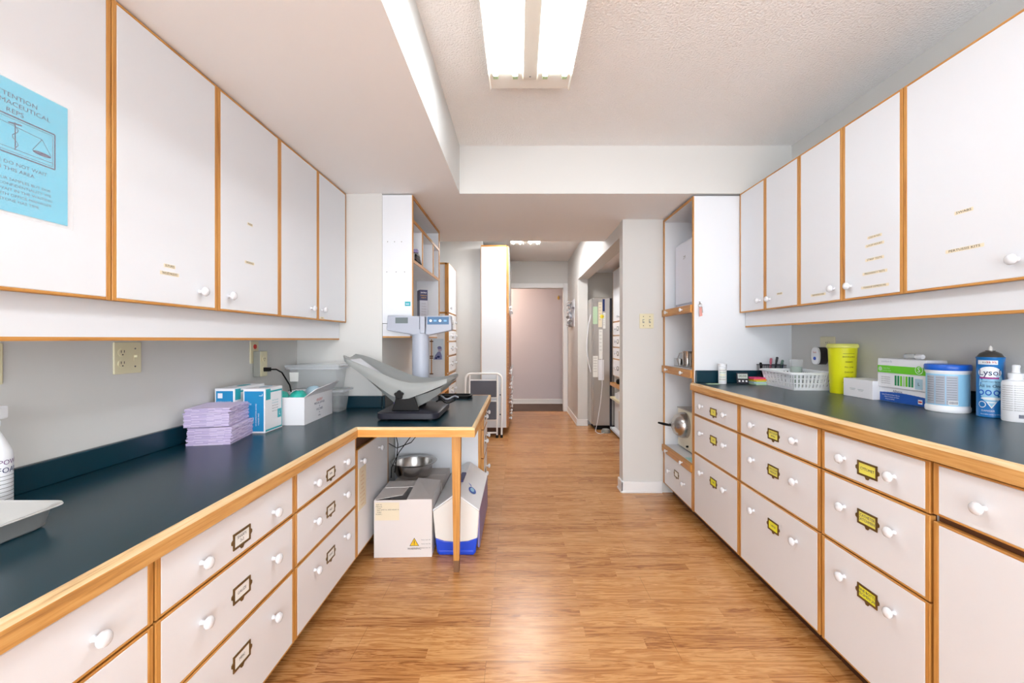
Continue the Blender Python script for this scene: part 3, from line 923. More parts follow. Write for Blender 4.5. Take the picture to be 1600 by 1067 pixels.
def bar(y0, z0, y1, z1, w_=0.0011):
    a, b = Vector((y0, z0)), Vector((y1, z1)); d = (b - a).normalized(); n_ = Vector((-d.y, d.x)) * w_ / 2
    mb.poly([(xx1, *(a + n_)), (xx1, *(b + n_)), (xx1, *(b - n_)), (xx1, *(a - n_))], INKB)
for q, w_ in ((0, 0.003), (0.005, 0.001)):
    ya, yb, za, zb = 0.877 + q, 1.040 - q, 1.605 + q, 1.688 - q
    bar(ya, za, yb, za, w_); bar(ya, zb, yb, zb, w_); bar(ya, za, ya, zb, w_); bar(yb, za, yb, zb, w_)
bar(0.905, 1.672, 1.012, 1.664); bar(0.958, 1.678, 0.958, 1.616, 0.002)
for i in range(10):
    bar(0.958 + 0.006 * math.sin(i), 1.622 + i * 0.005, 0.958 + 0.006 * math.sin(i + 1), 1.627 + i * 0.005, 0.0013)
bar(0.945, 1.672, 0.971, 1.676, 0.003)
for cy, cz in ((0.905, 1.672), (1.012, 1.664)):
    bar(cy, cz, cy - 0.020, cz - 0.032); bar(cy, cz, cy + 0.020, cz - 0.032)
    mb.poly([(xx1, cy + 0.020 * math.cos(a), cz - 0.034 + 0.0045 * math.sin(a)) for a in [i * math.pi / 8 for i in range(16)]], INKB)
bar(0.882, 1.618, 1.035, 1.618)
mb.build('print', t)
MB(c).box(x + 0.0016, x + 0.0020, 0.846, 1.082, 1.470, 1.768, GLASSY).build('sleeve', t)

# ------------------------------------------------------------------ things on the left counter
CL = 0.7605
# steel tray
c = (-1.205, 0.84, CL)
t = thing('instrument_tray', 'shallow stainless steel tray on the near end of the left counter', 'tray', c)
def rrect(hx, hy, r, z, n=5, cx=0, cy=0):
    out = []
    for qx, qy, a0 in ((1, 1, 0), (-1, 1, 90), (-1, -1, 180), (1, -1, 270)):
        for i in range(n):
            a = R(a0 + 90 * i / (n - 1))
            out.append((cx + qx * (hx - r) + r * math.cos(a), cy + qy * (hy - r) + r * math.sin(a), z))
    return out
mb = MB()
mb.rings([rrect(0.093, 0.185, 0.03, 0.0), rrect(0.100, 0.193, 0.03, 0.006), rrect(0.107, 0.201, 0.03, 0.047), rrect(0.120, 0.214, 0.03, 0.050), rrect(0.121, 0.215, 0.03, 0.0465),
          rrect(0.1195, 0.2135, 0.03, 0.0485), rrect(0.1055, 0.1995, 0.03, 0.0455), rrect(0.099, 0.192, 0.03, 0.008), rrect(0.091, 0.183, 0.03, 0.002)], mat('satin_tray_steel', (222, 222, 220), 0.38, 0.5))
mb.build('body', t, smooth=True, ang=70)
# spray bottle, near left
def spray_bottle(c, label, rz, r=0.042, h=0.27, words=()):
    t = thing('spray_bottle', label, 'spray bottle', c, rz)
    MB().lathe([(r * 0.9, 0), (r, 0.006), (r, h * 0.50), (r * 0.95, h * 0.56), (r * 0.62, h * 0.68), (r * 0.36, h * 0.76), (r * 0.34, h * 0.80)], (0, 0, 0), WHITEP, 28).build('body', t, smooth=True, ang=60)
    mb = MB().lathe([(r * 0.42, h * 0.79), (r * 0.42, h * 0.86)], (0, 0, 0), WHITEP, 20)
    pr = [(-0.035, h * 0.86), (0.03, h * 0.86), (0.062, h * 0.915), (0.07, h * 0.96), (0.03, h * 1.0), (-0.035, h * 0.985)]
    mb.prism(pr, 'y', -0.012, 0.012, WHITEP)
    mb.build('sprayer', t, bevel=0.004)
    MB().prism([(0.018, h * 0.86), (0.03, h * 0.86), (0.042, h * 0.74), (0.035, h * 0.735)], 'y', -0.008, 0.008, WHITEP).build('trigger', t, bevel=0.002)
    return t
def wrap(mb, r, z, ang0, s, size, m, sx=1.0, cx=0, cy=0):
    def fn(u, v):
        a = ang0 + u / r
        return (cx + (r + 0.0006) * math.cos(a), cy + (r + 0.0006) * math.sin(a), z + v)
    mb.text(s, (0, 0, 0), size, None or (1, 0, 0), (0, 0, 1), m, sx, fn)
def patch(mb, r, z0, z1, a0, a1, m, n=14, cx=0, cy=0, d=0.0003):
    for i in range(n):
        p = a0 + (a1 - a0) * i / n; q = a0 + (a1 - a0) * (i + 1) / n
        rr = r + d
        mb.poly([(cx + rr * math.cos(p), cy + rr * math.sin(p), z0), (cx + rr * math.cos(q), cy + rr * math.sin(q), z0), (cx + rr * math.cos(q), cy + rr * math.sin(q), z1), (cx + rr * math.cos(p), cy + rr * math.sin(p), z1)], m)
t = spray_bottle((-1.345, 1.11, CL), 'white trigger spray bottle behind the steel tray', 0, r=0.038)
mb = MB()
wrap(mb, 0.038, 0.125, R(24), 'POWER', 0.018, mat('plum_ink', (112, 60, 120), 0.6)); wrap(mb, 0.038, 0.105, R(14), 'FOAM', 0.020, INKB)
for i in range(8):
    patch(mb, 0.038, 0.090 - i * 0.010, 0.0912 - i * 0.010, R(-100), R(60), INKG)
mb.build('label_print', t)
for o_ in t.children:
    if o_.name.startswith(('sprayer', 'trigger')): o_.rotation_euler = (0, 0, R(-75))

# lilac folded bibs, one by one
rnd = random.Random(4)
proto = None
def bib_mesh(seed):
    rr = random.Random(seed)
    hx, hy, th = 0.083, 0.112, 0.0052
    mb = MB()
    nx, ny = 6, 7
    P = {}
    for lay in (0, 1):
        for i in range(nx + 1):
            for j in range(ny + 1):
                u, v_ = i / nx * 2 - 1, j / ny * 2 - 1
                P[lay, i, j] = mb.addv((u * hx, v_ * hy, th * lay * (0.92 - 0.1 * rr.random()) ))
    for i in range(nx):
        for j in range(ny):
            mb.face((P[1, i, j], P[1, i + 1, j], P[1, i + 1, j + 1], P[1, i, j + 1]), LILAC)
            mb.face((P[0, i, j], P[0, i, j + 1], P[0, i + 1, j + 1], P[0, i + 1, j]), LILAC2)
    for i in range(nx):
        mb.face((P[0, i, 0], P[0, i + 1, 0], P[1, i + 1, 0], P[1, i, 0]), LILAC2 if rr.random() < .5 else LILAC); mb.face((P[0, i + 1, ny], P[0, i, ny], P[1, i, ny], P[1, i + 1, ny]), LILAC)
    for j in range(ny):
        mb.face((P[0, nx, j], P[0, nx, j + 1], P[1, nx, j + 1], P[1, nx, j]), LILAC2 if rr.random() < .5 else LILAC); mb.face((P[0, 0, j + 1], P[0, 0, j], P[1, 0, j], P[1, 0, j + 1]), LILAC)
    return mb.mesh('folded_bib', True, 30)
bibm = [bib_mesh(i) for i in range(4)]
z = CL
for i in range(28):
    o = bpy.data.objects.new('folded_bib', bibm[i % 4]); COL.objects.link(o)
    up = i >= 14
    if i == 14: z += 0.0035
    o.location = (-1.304 - (0.012 if up else 0) + rnd.uniform(-.003, .003), 1.915 + (-0.006 if up else 0) + rnd.uniform(-.003, .003), z)
    last_bib = o
    o.rotation_euler = ((R(-0.35) * (i - 14) * 0.15) if up else 0, 0, R(11 + (3 if up else 0) + rnd.uniform(-1.5, 1.5)))
    z += 0.0052
    if up and i > 22:
        z += 0.0006
    tag(o, 'lilac folded paper bib in the upper bundle of the pile beside the glove boxes' if up else 'lilac folded paper bib in the lower bundle of the pile, resting on the green counter',
        'paper bib', 'lilac bibs in the upper bundle' if up else 'lilac bibs in the lower bundle')

tag(last_bib, 'topmost lilac folded paper bib of the pile, its flat face showing', 'paper bib', 'lilac bibs in the upper bundle')

# glove boxes
def glove_box_left(c, sx, sy, sz, label, full):
    t = thing('glove_box', label, 'box', c)
    MB().box(-sx / 2, sx / 2, -sy / 2, sy / 2, 0, sz, BOXW).build('carton', t, bevel=0.0015)
    mb = MB()
    y = -sy / 2 - 0.0006
    mb.poly([(-sx / 2 + 0.006, y, 0.008), (sx / 2 - 0.006, y, 0.008), (sx / 2 - 0.006, y, sz - 0.012), (-sx / 2 + 0.006, y, sz - 0.012)], BOXBLUE)
    y -= 0.0006
    if full:
        mb.poly([(-sx / 2 + 0.012, y, 0.014), (-sx / 2 + 0.032, y, 0.014), (-sx / 2 + 0.032, y, 0.034), (-sx / 2 + 0.012, y, 0.034)], BOXW)
        mb.text('L', (sx / 2 - 0.018, y, sz - 0.030), 0.024, (0, 0, 1), (-1, 0, 0), WHITEP)
        mb.text('100 EXAMINATION GLOVES', (0.010, y, 0.085), 0.0085, (0, 0, 1), (-1, 0, 0), WHITEP)
        mb.text('POWDER FREE', (0.022, y, 0.065), 0.0085, (0, 0, 1), (-1, 0, 0), WHITEP)
        mb.text('NITRILE', (-0.004, y, 0.06), 0.0085, (0, 0, 1), (-1, 0, 0), WHITEP)
        mb.text('250', (-0.02, y, 0.135), 0.011, (1, 0, 0), (0, 0, 1), WHITEP)
    else:
        mb.poly([(-sx / 2 + 0.014, y, sz - 0.045), (-sx / 2 + 0.036, y, sz - 0.045), (-sx / 2 + 0.036, y, sz - 0.022), (-sx / 2 + 0.014, y, sz - 0.022)], BOXW)
        mb.text('NITRILE GLOVES', (0.0, y, sz - 0.062), 0.009, (1, 0, 0), (0, 0, 1), WHITEP)
        mb.text('POWDER FREE', (0.0, y, sz - 0.074), 0.009, (1, 0, 0), (0, 0, 1), WHITEP)
    x = sx / 2 + 0.0006
    def rp(y0, y1, z0, z1, m, d=0.0):
        mb.poly([(x + d, y0, z0), (x + d, y1, z0), (x + d, y1, z1), (x + d, y0, z1)], m)
    rp(-sy / 2 + 0.004, sy / 2 - 0.004, 0.006, 0.014, BOXTEAL); rp(sy / 2 - 0.010, sy / 2 - 0.004, 0.006, sz - 0.02, BOXTEAL)
    rp(-sy / 2 + 0.006, -sy / 2 + 0.045, sz - 0.055, sz - 0.004, BOXTEAL); rp(-sy / 2 + 0.045, sy / 2 - 0.004, sz - 0.022, sz - 0.014, BOXTEAL)
    rp(sy / 2 - 0.045, sy / 2 - 0.012, 0.055, 0.098, BOXTEAL, .0002)
    mb.text('L', (x + 0.0008, sy / 2 - 0.028, 0.076), 0.026, (0, 1, 0), (0, 0, 1), WHITEP)
    for i in range(5):
        mb.text('latex free exam', (x, 0.01, sz - 0.062 - i * 0.013), 0.0085, (0, 1, 0), (0, 0, 1), BOXTEAL if i < 2 else INKG)
    z = sz + 0.0006
    mb.poly([(-sx / 2 + 0.008, -sy / 2 + 0.01, z), (0, -sy / 2 + 0.01, z), (0, sy / 2 - 0.06, z), (-sx / 2 + 0.008, sy / 2 - 0.06, z)], BOXW)
    mb.prism([(0.03 * math.cos(a) * 0.6, 0.02 + 0.05 * math.sin(a)) for a in [i * math.pi / 8 for i in range(16)]], 'z', z, z + 0.0004, BOXTEAL if not full else PALEBLUE)
    mb.build('print', t)
    return t
glove_box_left((-1.357, 2.13, CL), 0.090, 0.24, 0.212, 'blue and white glove carton standing behind the lilac pile, nearer the wall', False)
glove_box_left((-1.236, 2.11, CL), 0.102, 0.15, 0.208, 'blue and white glove carton marked L standing in front of its twin', True)

# white open box with teal contents
c = (-1.205, 2.402, CL)
t = thing('supply_box', 'open white carton full of teal packets beside the glove cartons', 'box', c, R(2))
hx, hy, hz, w_ = 0.105, 0.182, 0.142, 0.003
mb = MB()
mb.box(-hx, hx, -hy, hy, 0, w_, BOXW)
mb.box(-hx, -hx + w_, -hy, hy, w_, hz, BOXW); mb.box(hx - w_, hx, -hy, hy, w_, hz, BOXW)
mb.box(-hx + w_, hx - w_, -hy, -hy + w_, w_, hz, BOXW); mb.box(-hx + w_, hx - w_, hy - w_, hy, w_, hz, BOXW)
mb.build('carton', t)
fl = MB()
fl.rings([[(hx - w_, -hy, hz), (hx, -hy, hz), (hx, hy, hz), (hx - w_, hy, hz)], [(hx + 0.030, -hy + 0.06, hz + 0.035), (hx + 0.033, -hy + 0.06, hz + 0.033), (hx + 0.033, hy + 0.02, hz + 0.052), (hx + 0.030, hy + 0.02, hz + 0.054)]], BOXW)
fl.build('flap', t)
mb = MB()
for i, (wd, sz_) in enumerate([('URGENT', 0.020), ('MEDICAL SUPPLIES', 0.016), ('of', 0.014), ('VACCINES', 0.018), ('to', 0.014), ('office', 0.014)]):
    mb.text(wd, (hx + 0.0008, 0.0, 0.108 - i * 0.017), sz_, (0, 1, 0), (0, 0, 1), RED if i == 0 else INKB)
mb.text('fragile', (-0.03, -hy - 0.0008, 0.1), 0.012, (1, 0, 0), (0, 0, 1), INKG)
mb.build('lettering', t)
def blob(mb, c, rx, ry, rz_, m, seed, n=14, k=8):
    rr = random.Random(seed); rs = []
    for i in range(1, k):
        ph = math.pi * i / k
        rs.append([(c[0] + rx * math.sin(ph) * math.cos(2 * math.pi * j / n) * (1 + rr.uniform(-.14, .14)), c[1] + ry * math.sin(ph) * math.sin(2 * math.pi * j / n) * (1 + rr.uniform(-.14, .14)), c[2] - rz_ * math.cos(ph) + rr.uniform(-.1, .1) * rz_) for j in range(n)])
    mb.rings(rs, m)
wx, wy, wz = c
for i, (dx, dy, rx, ry, m, lb) in enumerate([(-0.045, -0.12, 0.045, 0.055, TEALBAG, 'teal foil packet at the front of the open white carton'), (0.045, -0.11, 0.045, 0.06, TEALBAG, 'teal foil packet against the flap side of the open white carton'),
                                  (-0.02, 0.0, 0.05, 0.05, mat('brown_lump', (150, 98, 60), 0.6), 'brown wrapped packet in the middle of the open white carton'), (0.03, 0.10, 0.05, 0.045, PALEBLUE, 'pale blue packet at the back of the open white carton')]):
    q = (wx + dx, wy + dy, CL + (0.085 if i == 2 else 0.126))
    mb = MB(q)
    blob(mb, q, rx, ry, 0.045, m, i + 3)
    tag(mb.build('foil_packet', smooth=True, ang=50, loc=q), lb, 'packet')

# clear storage bins, one on the other
def bin_(c, label):
    t = thing('storage_bin', label, 'storage bin', c)
    mb = MB()
    hx, hy, hz = 0.155, 0.083, 0.135
    mb.rings([rrect(hx - 0.02, hy - 0.018, 0.02, 0.0), rrect(hx - 0.004, hy - 0.004, 0.022, hz), rrect(hx + 0.012, hy + 0.012, 0.025, hz), rrect(hx + 0.012, hy + 0.012, 0.025, hz - 0.012), rrect(hx + 0.009, hy + 0.009, 0.025, hz - 0.010),
              rrect(hx + 0.0, hy + 0.0, 0.024, hz - 0.003), rrect(hx - 0.006, hy - 0.006, 0.022, hz - 0.004), rrect(hx - 0.022, hy - 0.020, 0.02, 0.002)], [CLEAR, CLEARD, CLEARD, CLEARD, CLEARD, CLEAR, CLEAR, CLEAR])
    mb.build('tub', t, smooth=True, ang=50)
    return t
bin_((-1.215, 2.688, CL), 'clear plastic bin standing on the counter, lower one of the two by the return wall')
t = bin_((-1.232, 2.685, CL + 0.1365), 'clear plastic bin with white sticker stacked on the lower bin')
mb = MB().prism([(-0.135, 0.05), (-0.085, 0.05), (-0.083, 0.105), (-0.138, 0.105)], 'y', -0.0815, -0.0805, CARDW); mb.build('sticker', t)
MB().prism([(-0.16, 0.136), (0.16, 0.136), (0.165, 0.142), (0.155, 0.149), (-0.155, 0.149), (-0.165, 0.142)], 'y', -0.09, 0.09, CLEARD).build('lid', t)

# ------------------------------------------------------------------ baby scale
c = (-0.60, 2.55, CL)
t = thing('baby_scale', 'grey baby scale with curved tray on a charcoal base on the peninsula', 'scale', c)
mb = MB(c)
mb.rings([rrect(0.162, 0.215, 0.05, CL + 0.008, cx=-0.60, cy=2.55), rrect(0.168, 0.222, 0.05, CL + 0.012, cx=-0.60, cy=2.55), rrect(0.168, 0.222, 0.05, CL + 0.040, cx=-0.60, cy=2.55), rrect(0.158, 0.212, 0.05, CL + 0.046, cx=-0.60, cy=2.55)], GREYD)
mb.build('base', t, smooth=True, ang=35)
ft = MB(c)
for qx in (-0.72, -0.48):
    for qy in (2.38, 2.72):
        ft.lathe([(0.018, 0), (0.018, 0.008)], (qx, qy, CL), BLACK, 12)
ft.build('rubber_feet', t)
zb = CL + 0.0465
MB(c).prism([(-0.695, zb), (-0.545, zb), (-0.575, 0.895), (-0.668, 0.895)], 'y', 2.386, 2.404, BLACK).build('bracket', t, bevel=0.004)
MB(c).prism([(-0.69, zb), (-0.55, zb), (-0.57, 0.88), (-0.67, 0.88)], 'y', 2.60, 2.625, BLACK).build('bracket', t, bevel=0.004)
# tray shell: lofted cross sections along x
def lerp(tab, x):
    for (a, va), (b, vb) in zip(tab, tab[1:]):
        if a <= x <= b:
            return va + (vb - va) * (x - a) / (b - a)
    return tab[-1][1] if x > tab[-1][0] else tab[0][1]
rimz = [(-0.985, 1.112), (-0.90, 1.078), (-0.80, 1.036), (-0.72, 1.000), (-0.66, 0.976), (-0.60, 0.963), (-0.53, 0.962), (-0.45, 0.971), (-0.365, 0.992)]
flr = [(-0.985, 1.095), (-0.90, 1.035), (-0.80, 0.965), (-0.72, 0.915), (-0.66, 0.890), (-0.60, 0.885), (-0.53, 0.900), (-0.45, 0.935), (-0.365, 0.980)]
ska = [(-0.985, 1.098), (-0.90, 1.040), (-0.80, 0.965), (-0.70, 0.895), (-0.645, 0.872), (-0.60, 0.876), (-0.50, 0.912), (-0.42, 0.945), (-0.365, 0.975)]
xs = [-0.985 + 0.62 * i / 24 for i in range(25)]
rs = []
for x in xs:
    zr_, zf, zs = lerp(rimz, x), lerp(flr, x), lerp(ska, x)
    e = min(1, (x + 0.985) / 0.08 + 0.55, (-0.365 - x) / 0.06 + 0.55)
    yc, hw = 2.545, 0.168 * e
    ring = [(x, yc - hw, zs), (x, yc - hw - 0.003, (zs + zr_) / 2), (x, yc - hw, zr_ - 0.006), (x, yc - hw + 0.006, zr_), (x, yc - hw + 0.020, zr_ - 0.004),
            (x, yc - hw + 0.045, (zr_ + zf) / 2), (x, yc - hw * 0.5, zf + 0.006), (x, yc, zf), (x, yc + hw * 0.5, zf + 0.006), (x, yc + hw - 0.045, (zr_ + zf) / 2),
            (x, yc + hw - 0.020, zr_ - 0.004), (x, yc + hw - 0.006, zr_), (x, yc + hw, zr_ - 0.006), (x, yc + hw + 0.003, (zs + zr_) / 2), (x, yc + hw, zs),
            (x, yc + hw - 0.008, zs), (x, yc + hw - 0.02, min(zf, zs) + 0.0 ), (x, yc, min(zf, zs) - 0.006), (x, yc - hw + 0.02, min(zf, zs)), (x, yc - hw + 0.008, zs)]
    rs.append(ring)
mb = MB(c).rings(rs, GREYP)
mb.build('cradle_tray', t, smooth=True, ang=50)
# lower hull
rs = []
hull = [(-0.86, 1.0, 0.99, 0.10), (-0.78, 0.955, 0.925, 0.12), (-0.70, 0.90, 0.848, 0.10), (-0.655, 0.875, 0.822, 0.08), (-0.575, 0.88, 0.815, 0.08), (-0.50, 0.905, 0.855, 0.10), (-0.43, 0.935, 0.905, 0.12), (-0.385, 0.965, 0.955, 0.12)]
for x, zt, zb_, hw in hull:
    rs.append([(x, 2.54 - hw - 0.03, zt), (x, 2.54 - hw, zb_), (x, 2.54 + hw, zb_), (x, 2.54 + hw + 0.03, zt)])
MB(c).rings(rs, GREYP).build('lower_shell', t, smooth=True, ang=30)
pad = MB(c)
rs = []
for x in [-0.95 + 0.26 * i / 8 for i in range(9)]:
    zf = lerp(flr, x) + 0.012
    rs.append([(x, 2.47, zf), (x, 2.62, zf), (x, 2.62, zf + 0.003), (x, 2.47, zf + 0.003)])
pad.rings(rs, mat('clear_pad', (214, 218, 226), 0.1)).build('pad', t)
MB(c).prism([(-0.80, 0.985), (-0.765, 0.985), (-0.70, 0.93), (-0.72, 0.918)], 'y', 2.50, 2.55, LILAC).build('lilac_liner', t)
# star knob
st = []
for i in range(20):
    a = 2 * math.pi * i / 20; rr = 0.0225 * (1 + 0.17 * math.cos(5 * a))
    st.append((-0.648 + rr * math.sin(a), 0.898 + rr * math.cos(a)))
MB(c).prism(st, 'y', 2.350, 2.373, BLACK).build('star_knob', t, bevel=0.003)
# column and head
mb = MB(c)
pts = [(0.053 * math.cos(a), 0.040 * math.sin(a)) for a in [i * math.pi / 10 for i in range(20)]]
mb.rings([[(-0.622 + u, 2.765 + v_, CL + 0.002) for u, v_ in pts], [(-0.622 + u, 2.765 + v_, 1.262) for u, v_ in pts]], GREYL)
mb.build('column', t, smooth=True, ang=50)
mb = MB(c)
mb.box(-0.617, -0.585, 2.715, 2.80, 1.235, 1.345, GREYL)
mb.prism([(-0.820, 1.350), (-0.620, 1.345), (-0.620, 1.232), (-0.650, 1.226), (-0.820, 1.255), (-0.827, 1.262)], 'y', 2.725, 2.795, GREYL)
mb.prism([(-0.580, 1.345), (-0.425, 1.350), (-0.418, 1.262), (-0.425, 1.255), (-0.560, 1.226), (-0.582, 1.230)], 'y', 2.725, 2.795, GREYL)
hd = mb.build('display_head', t, bevel=0.006, seg=3)
MB(c).box(-0.770, -0.692, 2.7225, 2.726, 1.300, 1.336, LCD).build('lcd_screen', hd)
b = MB(c).box(-0.570, -0.435, 2.7225, 2.726, 1.293, 1.340, PANELB)
b.build('key_panel', hd)
for i, bx in enumerate((-0.549, -0.521, -0.490, -0.458)):
    mb = MB(c)
    if i % 2 == 0: mb.lathe([(0.0085, 0), (0.0085, -0.002)], (bx, 2.7225, 1.316), WHITEP, 16, axis='y')
    else: mb.box(bx - 0.009, bx + 0.009, 2.720, 2.7225, 1.310, 1.322, mat('light_blue_key', (110, 170, 214), 0.4) if i == 1 else bpy.data.materials['light_blue_key'])
    mb.build('key', hd)
# small things round the scale
c = (-0.86, 2.72, CL)
mb = MB(c)
mb.prism([(-0.80, CL + 0.001), (-0.70, CL + 0.001), (-0.72, CL + 0.05), (-0.79, CL + 0.06)], 'y', 2.776, 2.786, mat('violet_packet', (140, 100, 200), 0.5))
tag(mb.build('violet_packet', loc=c), 'small violet packet tucked behind the baby scale', 'packet')
c = (-0.475, 2.70, CL + 0.046)
mb = MB(c)
for i in range(3):
    mb.tube([(-0.50 + 0.11 * k / 10 + 0.01 * i, 2.655 + 0.02 * i + 0.02 * math.sin(k * .9 + i), CL + 0.060 + 0.010 * i + 0.008 * math.sin(k * 0.7 + i)) for k in range(11)], 0.005, [BLACK, GREYD, LABELG][i], 8)
tag(mb.build('coiled_lead', smooth=True, loc=c), 'tangle of black and silver leads on the back corner of the scale base', 'lead')
c = (-0.50, 3.30, CL)
mb = MB(c)
mb.rings([rrect(0.125, 0.075, 0.05, CL, cx=-0.475, cy=3.28), rrect(0.128, 0.078, 0.05, CL + 0.022, cx=-0.475, cy=3.28), rrect(0.112, 0.062, 0.045, CL + 0.022, cx=-0.475, cy=3.28), rrect(0.110, 0.060, 0.045, CL + 0.006, cx=-0.475, cy=3.28)], [BLACK, BLACK, BLACK, LABELG])
tag(mb.build('shallow_tray', smooth=True, ang=40, loc=c), 'flat black rimmed tray on the far end of the peninsula', 'tray')

# ------------------------------------------------------------------ under the peninsula
c = (-0.641, 2.56, 0)
t = thing('cardboard_carton', 'white corrugated carton with warning triangle and part open flaps under the peninsula', 'box', c, R(2))
hx, hy, hz = 0.158, 0.165, 0.315
mb = MB()
w_ = 0.004
mb.box(-hx, hx, -hy, hy, 0, 0.004, CARTON)
mb.box(-hx, -hx + w_, -hy, hy, 0.004, hz, CARTON); mb.box(hx - w_, hx, -hy, hy, 0.004, hz, CARTON)
mb.box(-hx + w_, hx - w_, -hy, -hy + w_, 0.004, hz, CARTON); mb.box(-hx + w_, hx - w_, hy - w_, hy, 0.004, hz, CARTON)
mb.build('body', t)
MB().rings([[(-hx, -hy, hz), (-hx, hy - 0.02, hz), (-hx + 0.003, hy - 0.02, hz + .003), (-hx + 0.003, -hy, hz + .003)], [(-0.012, -hy + 0.05, hz + 0.010), (0.0, hy - 0.03, hz + 0.004), (0.0, hy - 0.03, hz + 0.007), (-0.012, -hy + 0.05, hz + 0.013)]], CARTON).build('flap', t)
MB().rings([[(hx, -hy, hz), (hx, hy, hz), (hx, hy, hz + .003), (hx, -hy, hz + .003)], [(0.02, -hy + 0.002, hz + 0.0), (0.02, hy - 0.002, hz + 0.016), (0.02, hy - 0.002, hz + 0.019), (0.02, -hy + 0.002, hz + 0.003)]], CARTON).build('flap', t)
MB().rings([[(-hx + 0.02, hy, hz), (hx - 0.02, hy, hz), (hx - 0.02, hy - 0.002, hz - .003), (-hx + 0.02, hy - 0.002, hz - .003)], [(-0.14, 0.0, hz + 0.014), (0.015, 0.02, hz + 0.012), (0.015, 0.02, hz + 0.009), (-0.14, 0.0, hz + 0.011)]], CARTON).build('flap', t)
y = -hy - 0.0008
mb = MB().poly([(-hx + 0.006, y, 0.205), (-0.02, y, 0.205), (-0.02, y, hz - 0.012), (-hx + 0.006, y, hz - 0.012)], CREAMC)
for i, ln in enumerate(['SHIP TO:', 'MEDICAL', 'CLINIC', 'UNIT 4', 'WARD', 'FLOOR 2']):
    mb.text(ln, (-hx + 0.028, y - 0.0006, hz - 0.024 - i * 0.0105), 0.0085, (1, 0, 0), (0, 0, 1), INK)
mb.text('PART No. 44200 WEIGHT 18', (-0.07, y - 0.0006, hz - 0.052), 0.0075, (1, 0, 0), (0, 0, 1), INK)
mb.build('shipping_sticker', t)
mb = MB()
mb.poly([(0.036, y, 0.062), (0.088, y, 0.062), (0.062, y, 0.107)], INK)
mb.poly([(0.040, y - 0.0006, 0.0645), (0.084, y - 0.0006, 0.0645), (0.062, y - 0.0006, 0.1025)], WARNY)
mb.box(0.0605, 0.0635, y - 0.0016, y - 0.001, 0.075, 0.092, INK); mb.box(0.0605, 0.0635, y - 0.0016, y - 0.001, 0.068, 0.072, INK)
mb.text('WARNING', (0.062, y - 0.0006, 0.047), 0.0155, (1, 0, 0), (0, 0, 1), INK)
for i in range(3):
    mb.text('heavy item lift', (0.125, y, 0.095 - i * 0.022), 0.009, (1, 0, 0), (0, 0, 1), INKG)
mb.build('warning_print', t)
c = (-0.60, 2.90, 0)
mb = MB(c).box(-0.79, -0.482, 2.745, 3.06, 0, 0.295, CARTON2).box(-0.79, -0.482, 2.90, 2.906, 0.295, 0.2965, mat('carton_tape', (214, 206, 196), 0.4))
tag(mb.build('cardboard_carton', bevel=0.003, loc=c), 'closed grey carton under the steel bowl at the back of the knee space', 'box')
c = (-0.692, 2.88, 0.2965)
t = thing('steel_bowl', 'round stainless kick bowl with flared rim resting on the closed grey carton', 'bowl', c)
MB().lathe([(0.0, 0.0), (0.085, 0.0), (0.105, 0.008), (0.118, 0.03), (0.123, 0.088), (0.150, 0.098), (0.153, 0.102), (0.149, 0.104), (0.121, 0.094), (0.114, 0.032), (0.10, 0.012), (0.08, 0.004), (0.0, 0.004)], (0, 0, 0), STEEL, 44, cap0=False, cap1=False).build('basin', t, smooth=True, ang=60)
c = (-0.74, 2.95, 0.70)
mb = MB(c)
mb.tube([(-0.765, 2.70, 0.712), (-0.765, 2.695, 0.64), (-0.745, 2.69, 0.55), (-0.755, 2.70, 0.46), (-0.77, 2.71, 0.37)], 0.003, BLACK, 6)
mb.tube([(-0.60, 2.70, 0.712), (-0.62, 2.70, 0.66), (-0.68, 2.70, 0.58), (-0.74, 2.70, 0.50), (-0.79, 2.71, 0.40), (-0.80, 2.735, 0.33)], 0.003, BLACK, 6)
mb.tube([(-0.585, 2.70, 0.712), (-0.61, 2.71, 0.63), (-0.67, 2.72, 0.555), (-0.77, 2.76, 0.51), (-0.862, 2.90, 0.505)], 0.003, BLACK, 6)
tag(mb.build('hanging_cords', smooth=True, loc=c), 'thin black cords hanging from the peninsula above the steel bowl', 'cord')
# cooler: extruded along y with a tent shaped lid
c = (-0.345, 2.74, 0)
t = thing('cooler', 'blue and cream cooler with tent shaped lid standing behind the peninsula leg', 'cooler', c)
def csec(y, k, zk=1.0):
    return y
y0, y1 = 2.415, 3.06
base = [(-0.438, 0.0), (-0.262, 0.0), (-0.246, 0.012), (-0.232, 0.085)]
def ring_at(pts, y, inset=0.0, cx=-0.345):
    return [(cx + (u - cx) * (1 - inset), y, v_) for u, v_ in pts]
low = [(-0.440, 0.0), (-0.250, 0.0), (-0.238, 0.015), (-0.228, 0.095), (-0.28, 0.078), (-0.345, 0.073), (-0.41, 0.078), (-0.462, 0.095), (-0.452, 0.015)]
mb = MB(c)
mb.rings([ring_at(low, y0 + 0.004, 0.0), ring_at(low, y1, 0.0)], BLUEC)
mb.box(-0.444, -0.246, y0 - 0.0, y0 + 0.01, 0.006, 0.028, BLUEC)
mb.build('tub', t, bevel=0.006, seg=2)
up = [(-0.462, 0.0955), (-0.41, 0.0785), (-0.345, 0.0735), (-0.28, 0.0785), (-0.228, 0.0955), (-0.218, 0.245), (-0.335, 0.326), (-0.359, 0.326), (-0.476, 0.245)]
mb = MB(c)
mb.rings([ring_at(up, y0), ring_at(up, y1)], CREAM)
mb.build('body', t, bevel=0.006, seg=2)
MB(c).prism([(y0 + 0.03, 0.03), (y1, 0.03), (y1, 0.244), (y0 + 0.006, 0.244)], 'x', -0.2285, -0.2165, COOLSIDE).build('side_panel', t, bevel=0.003)
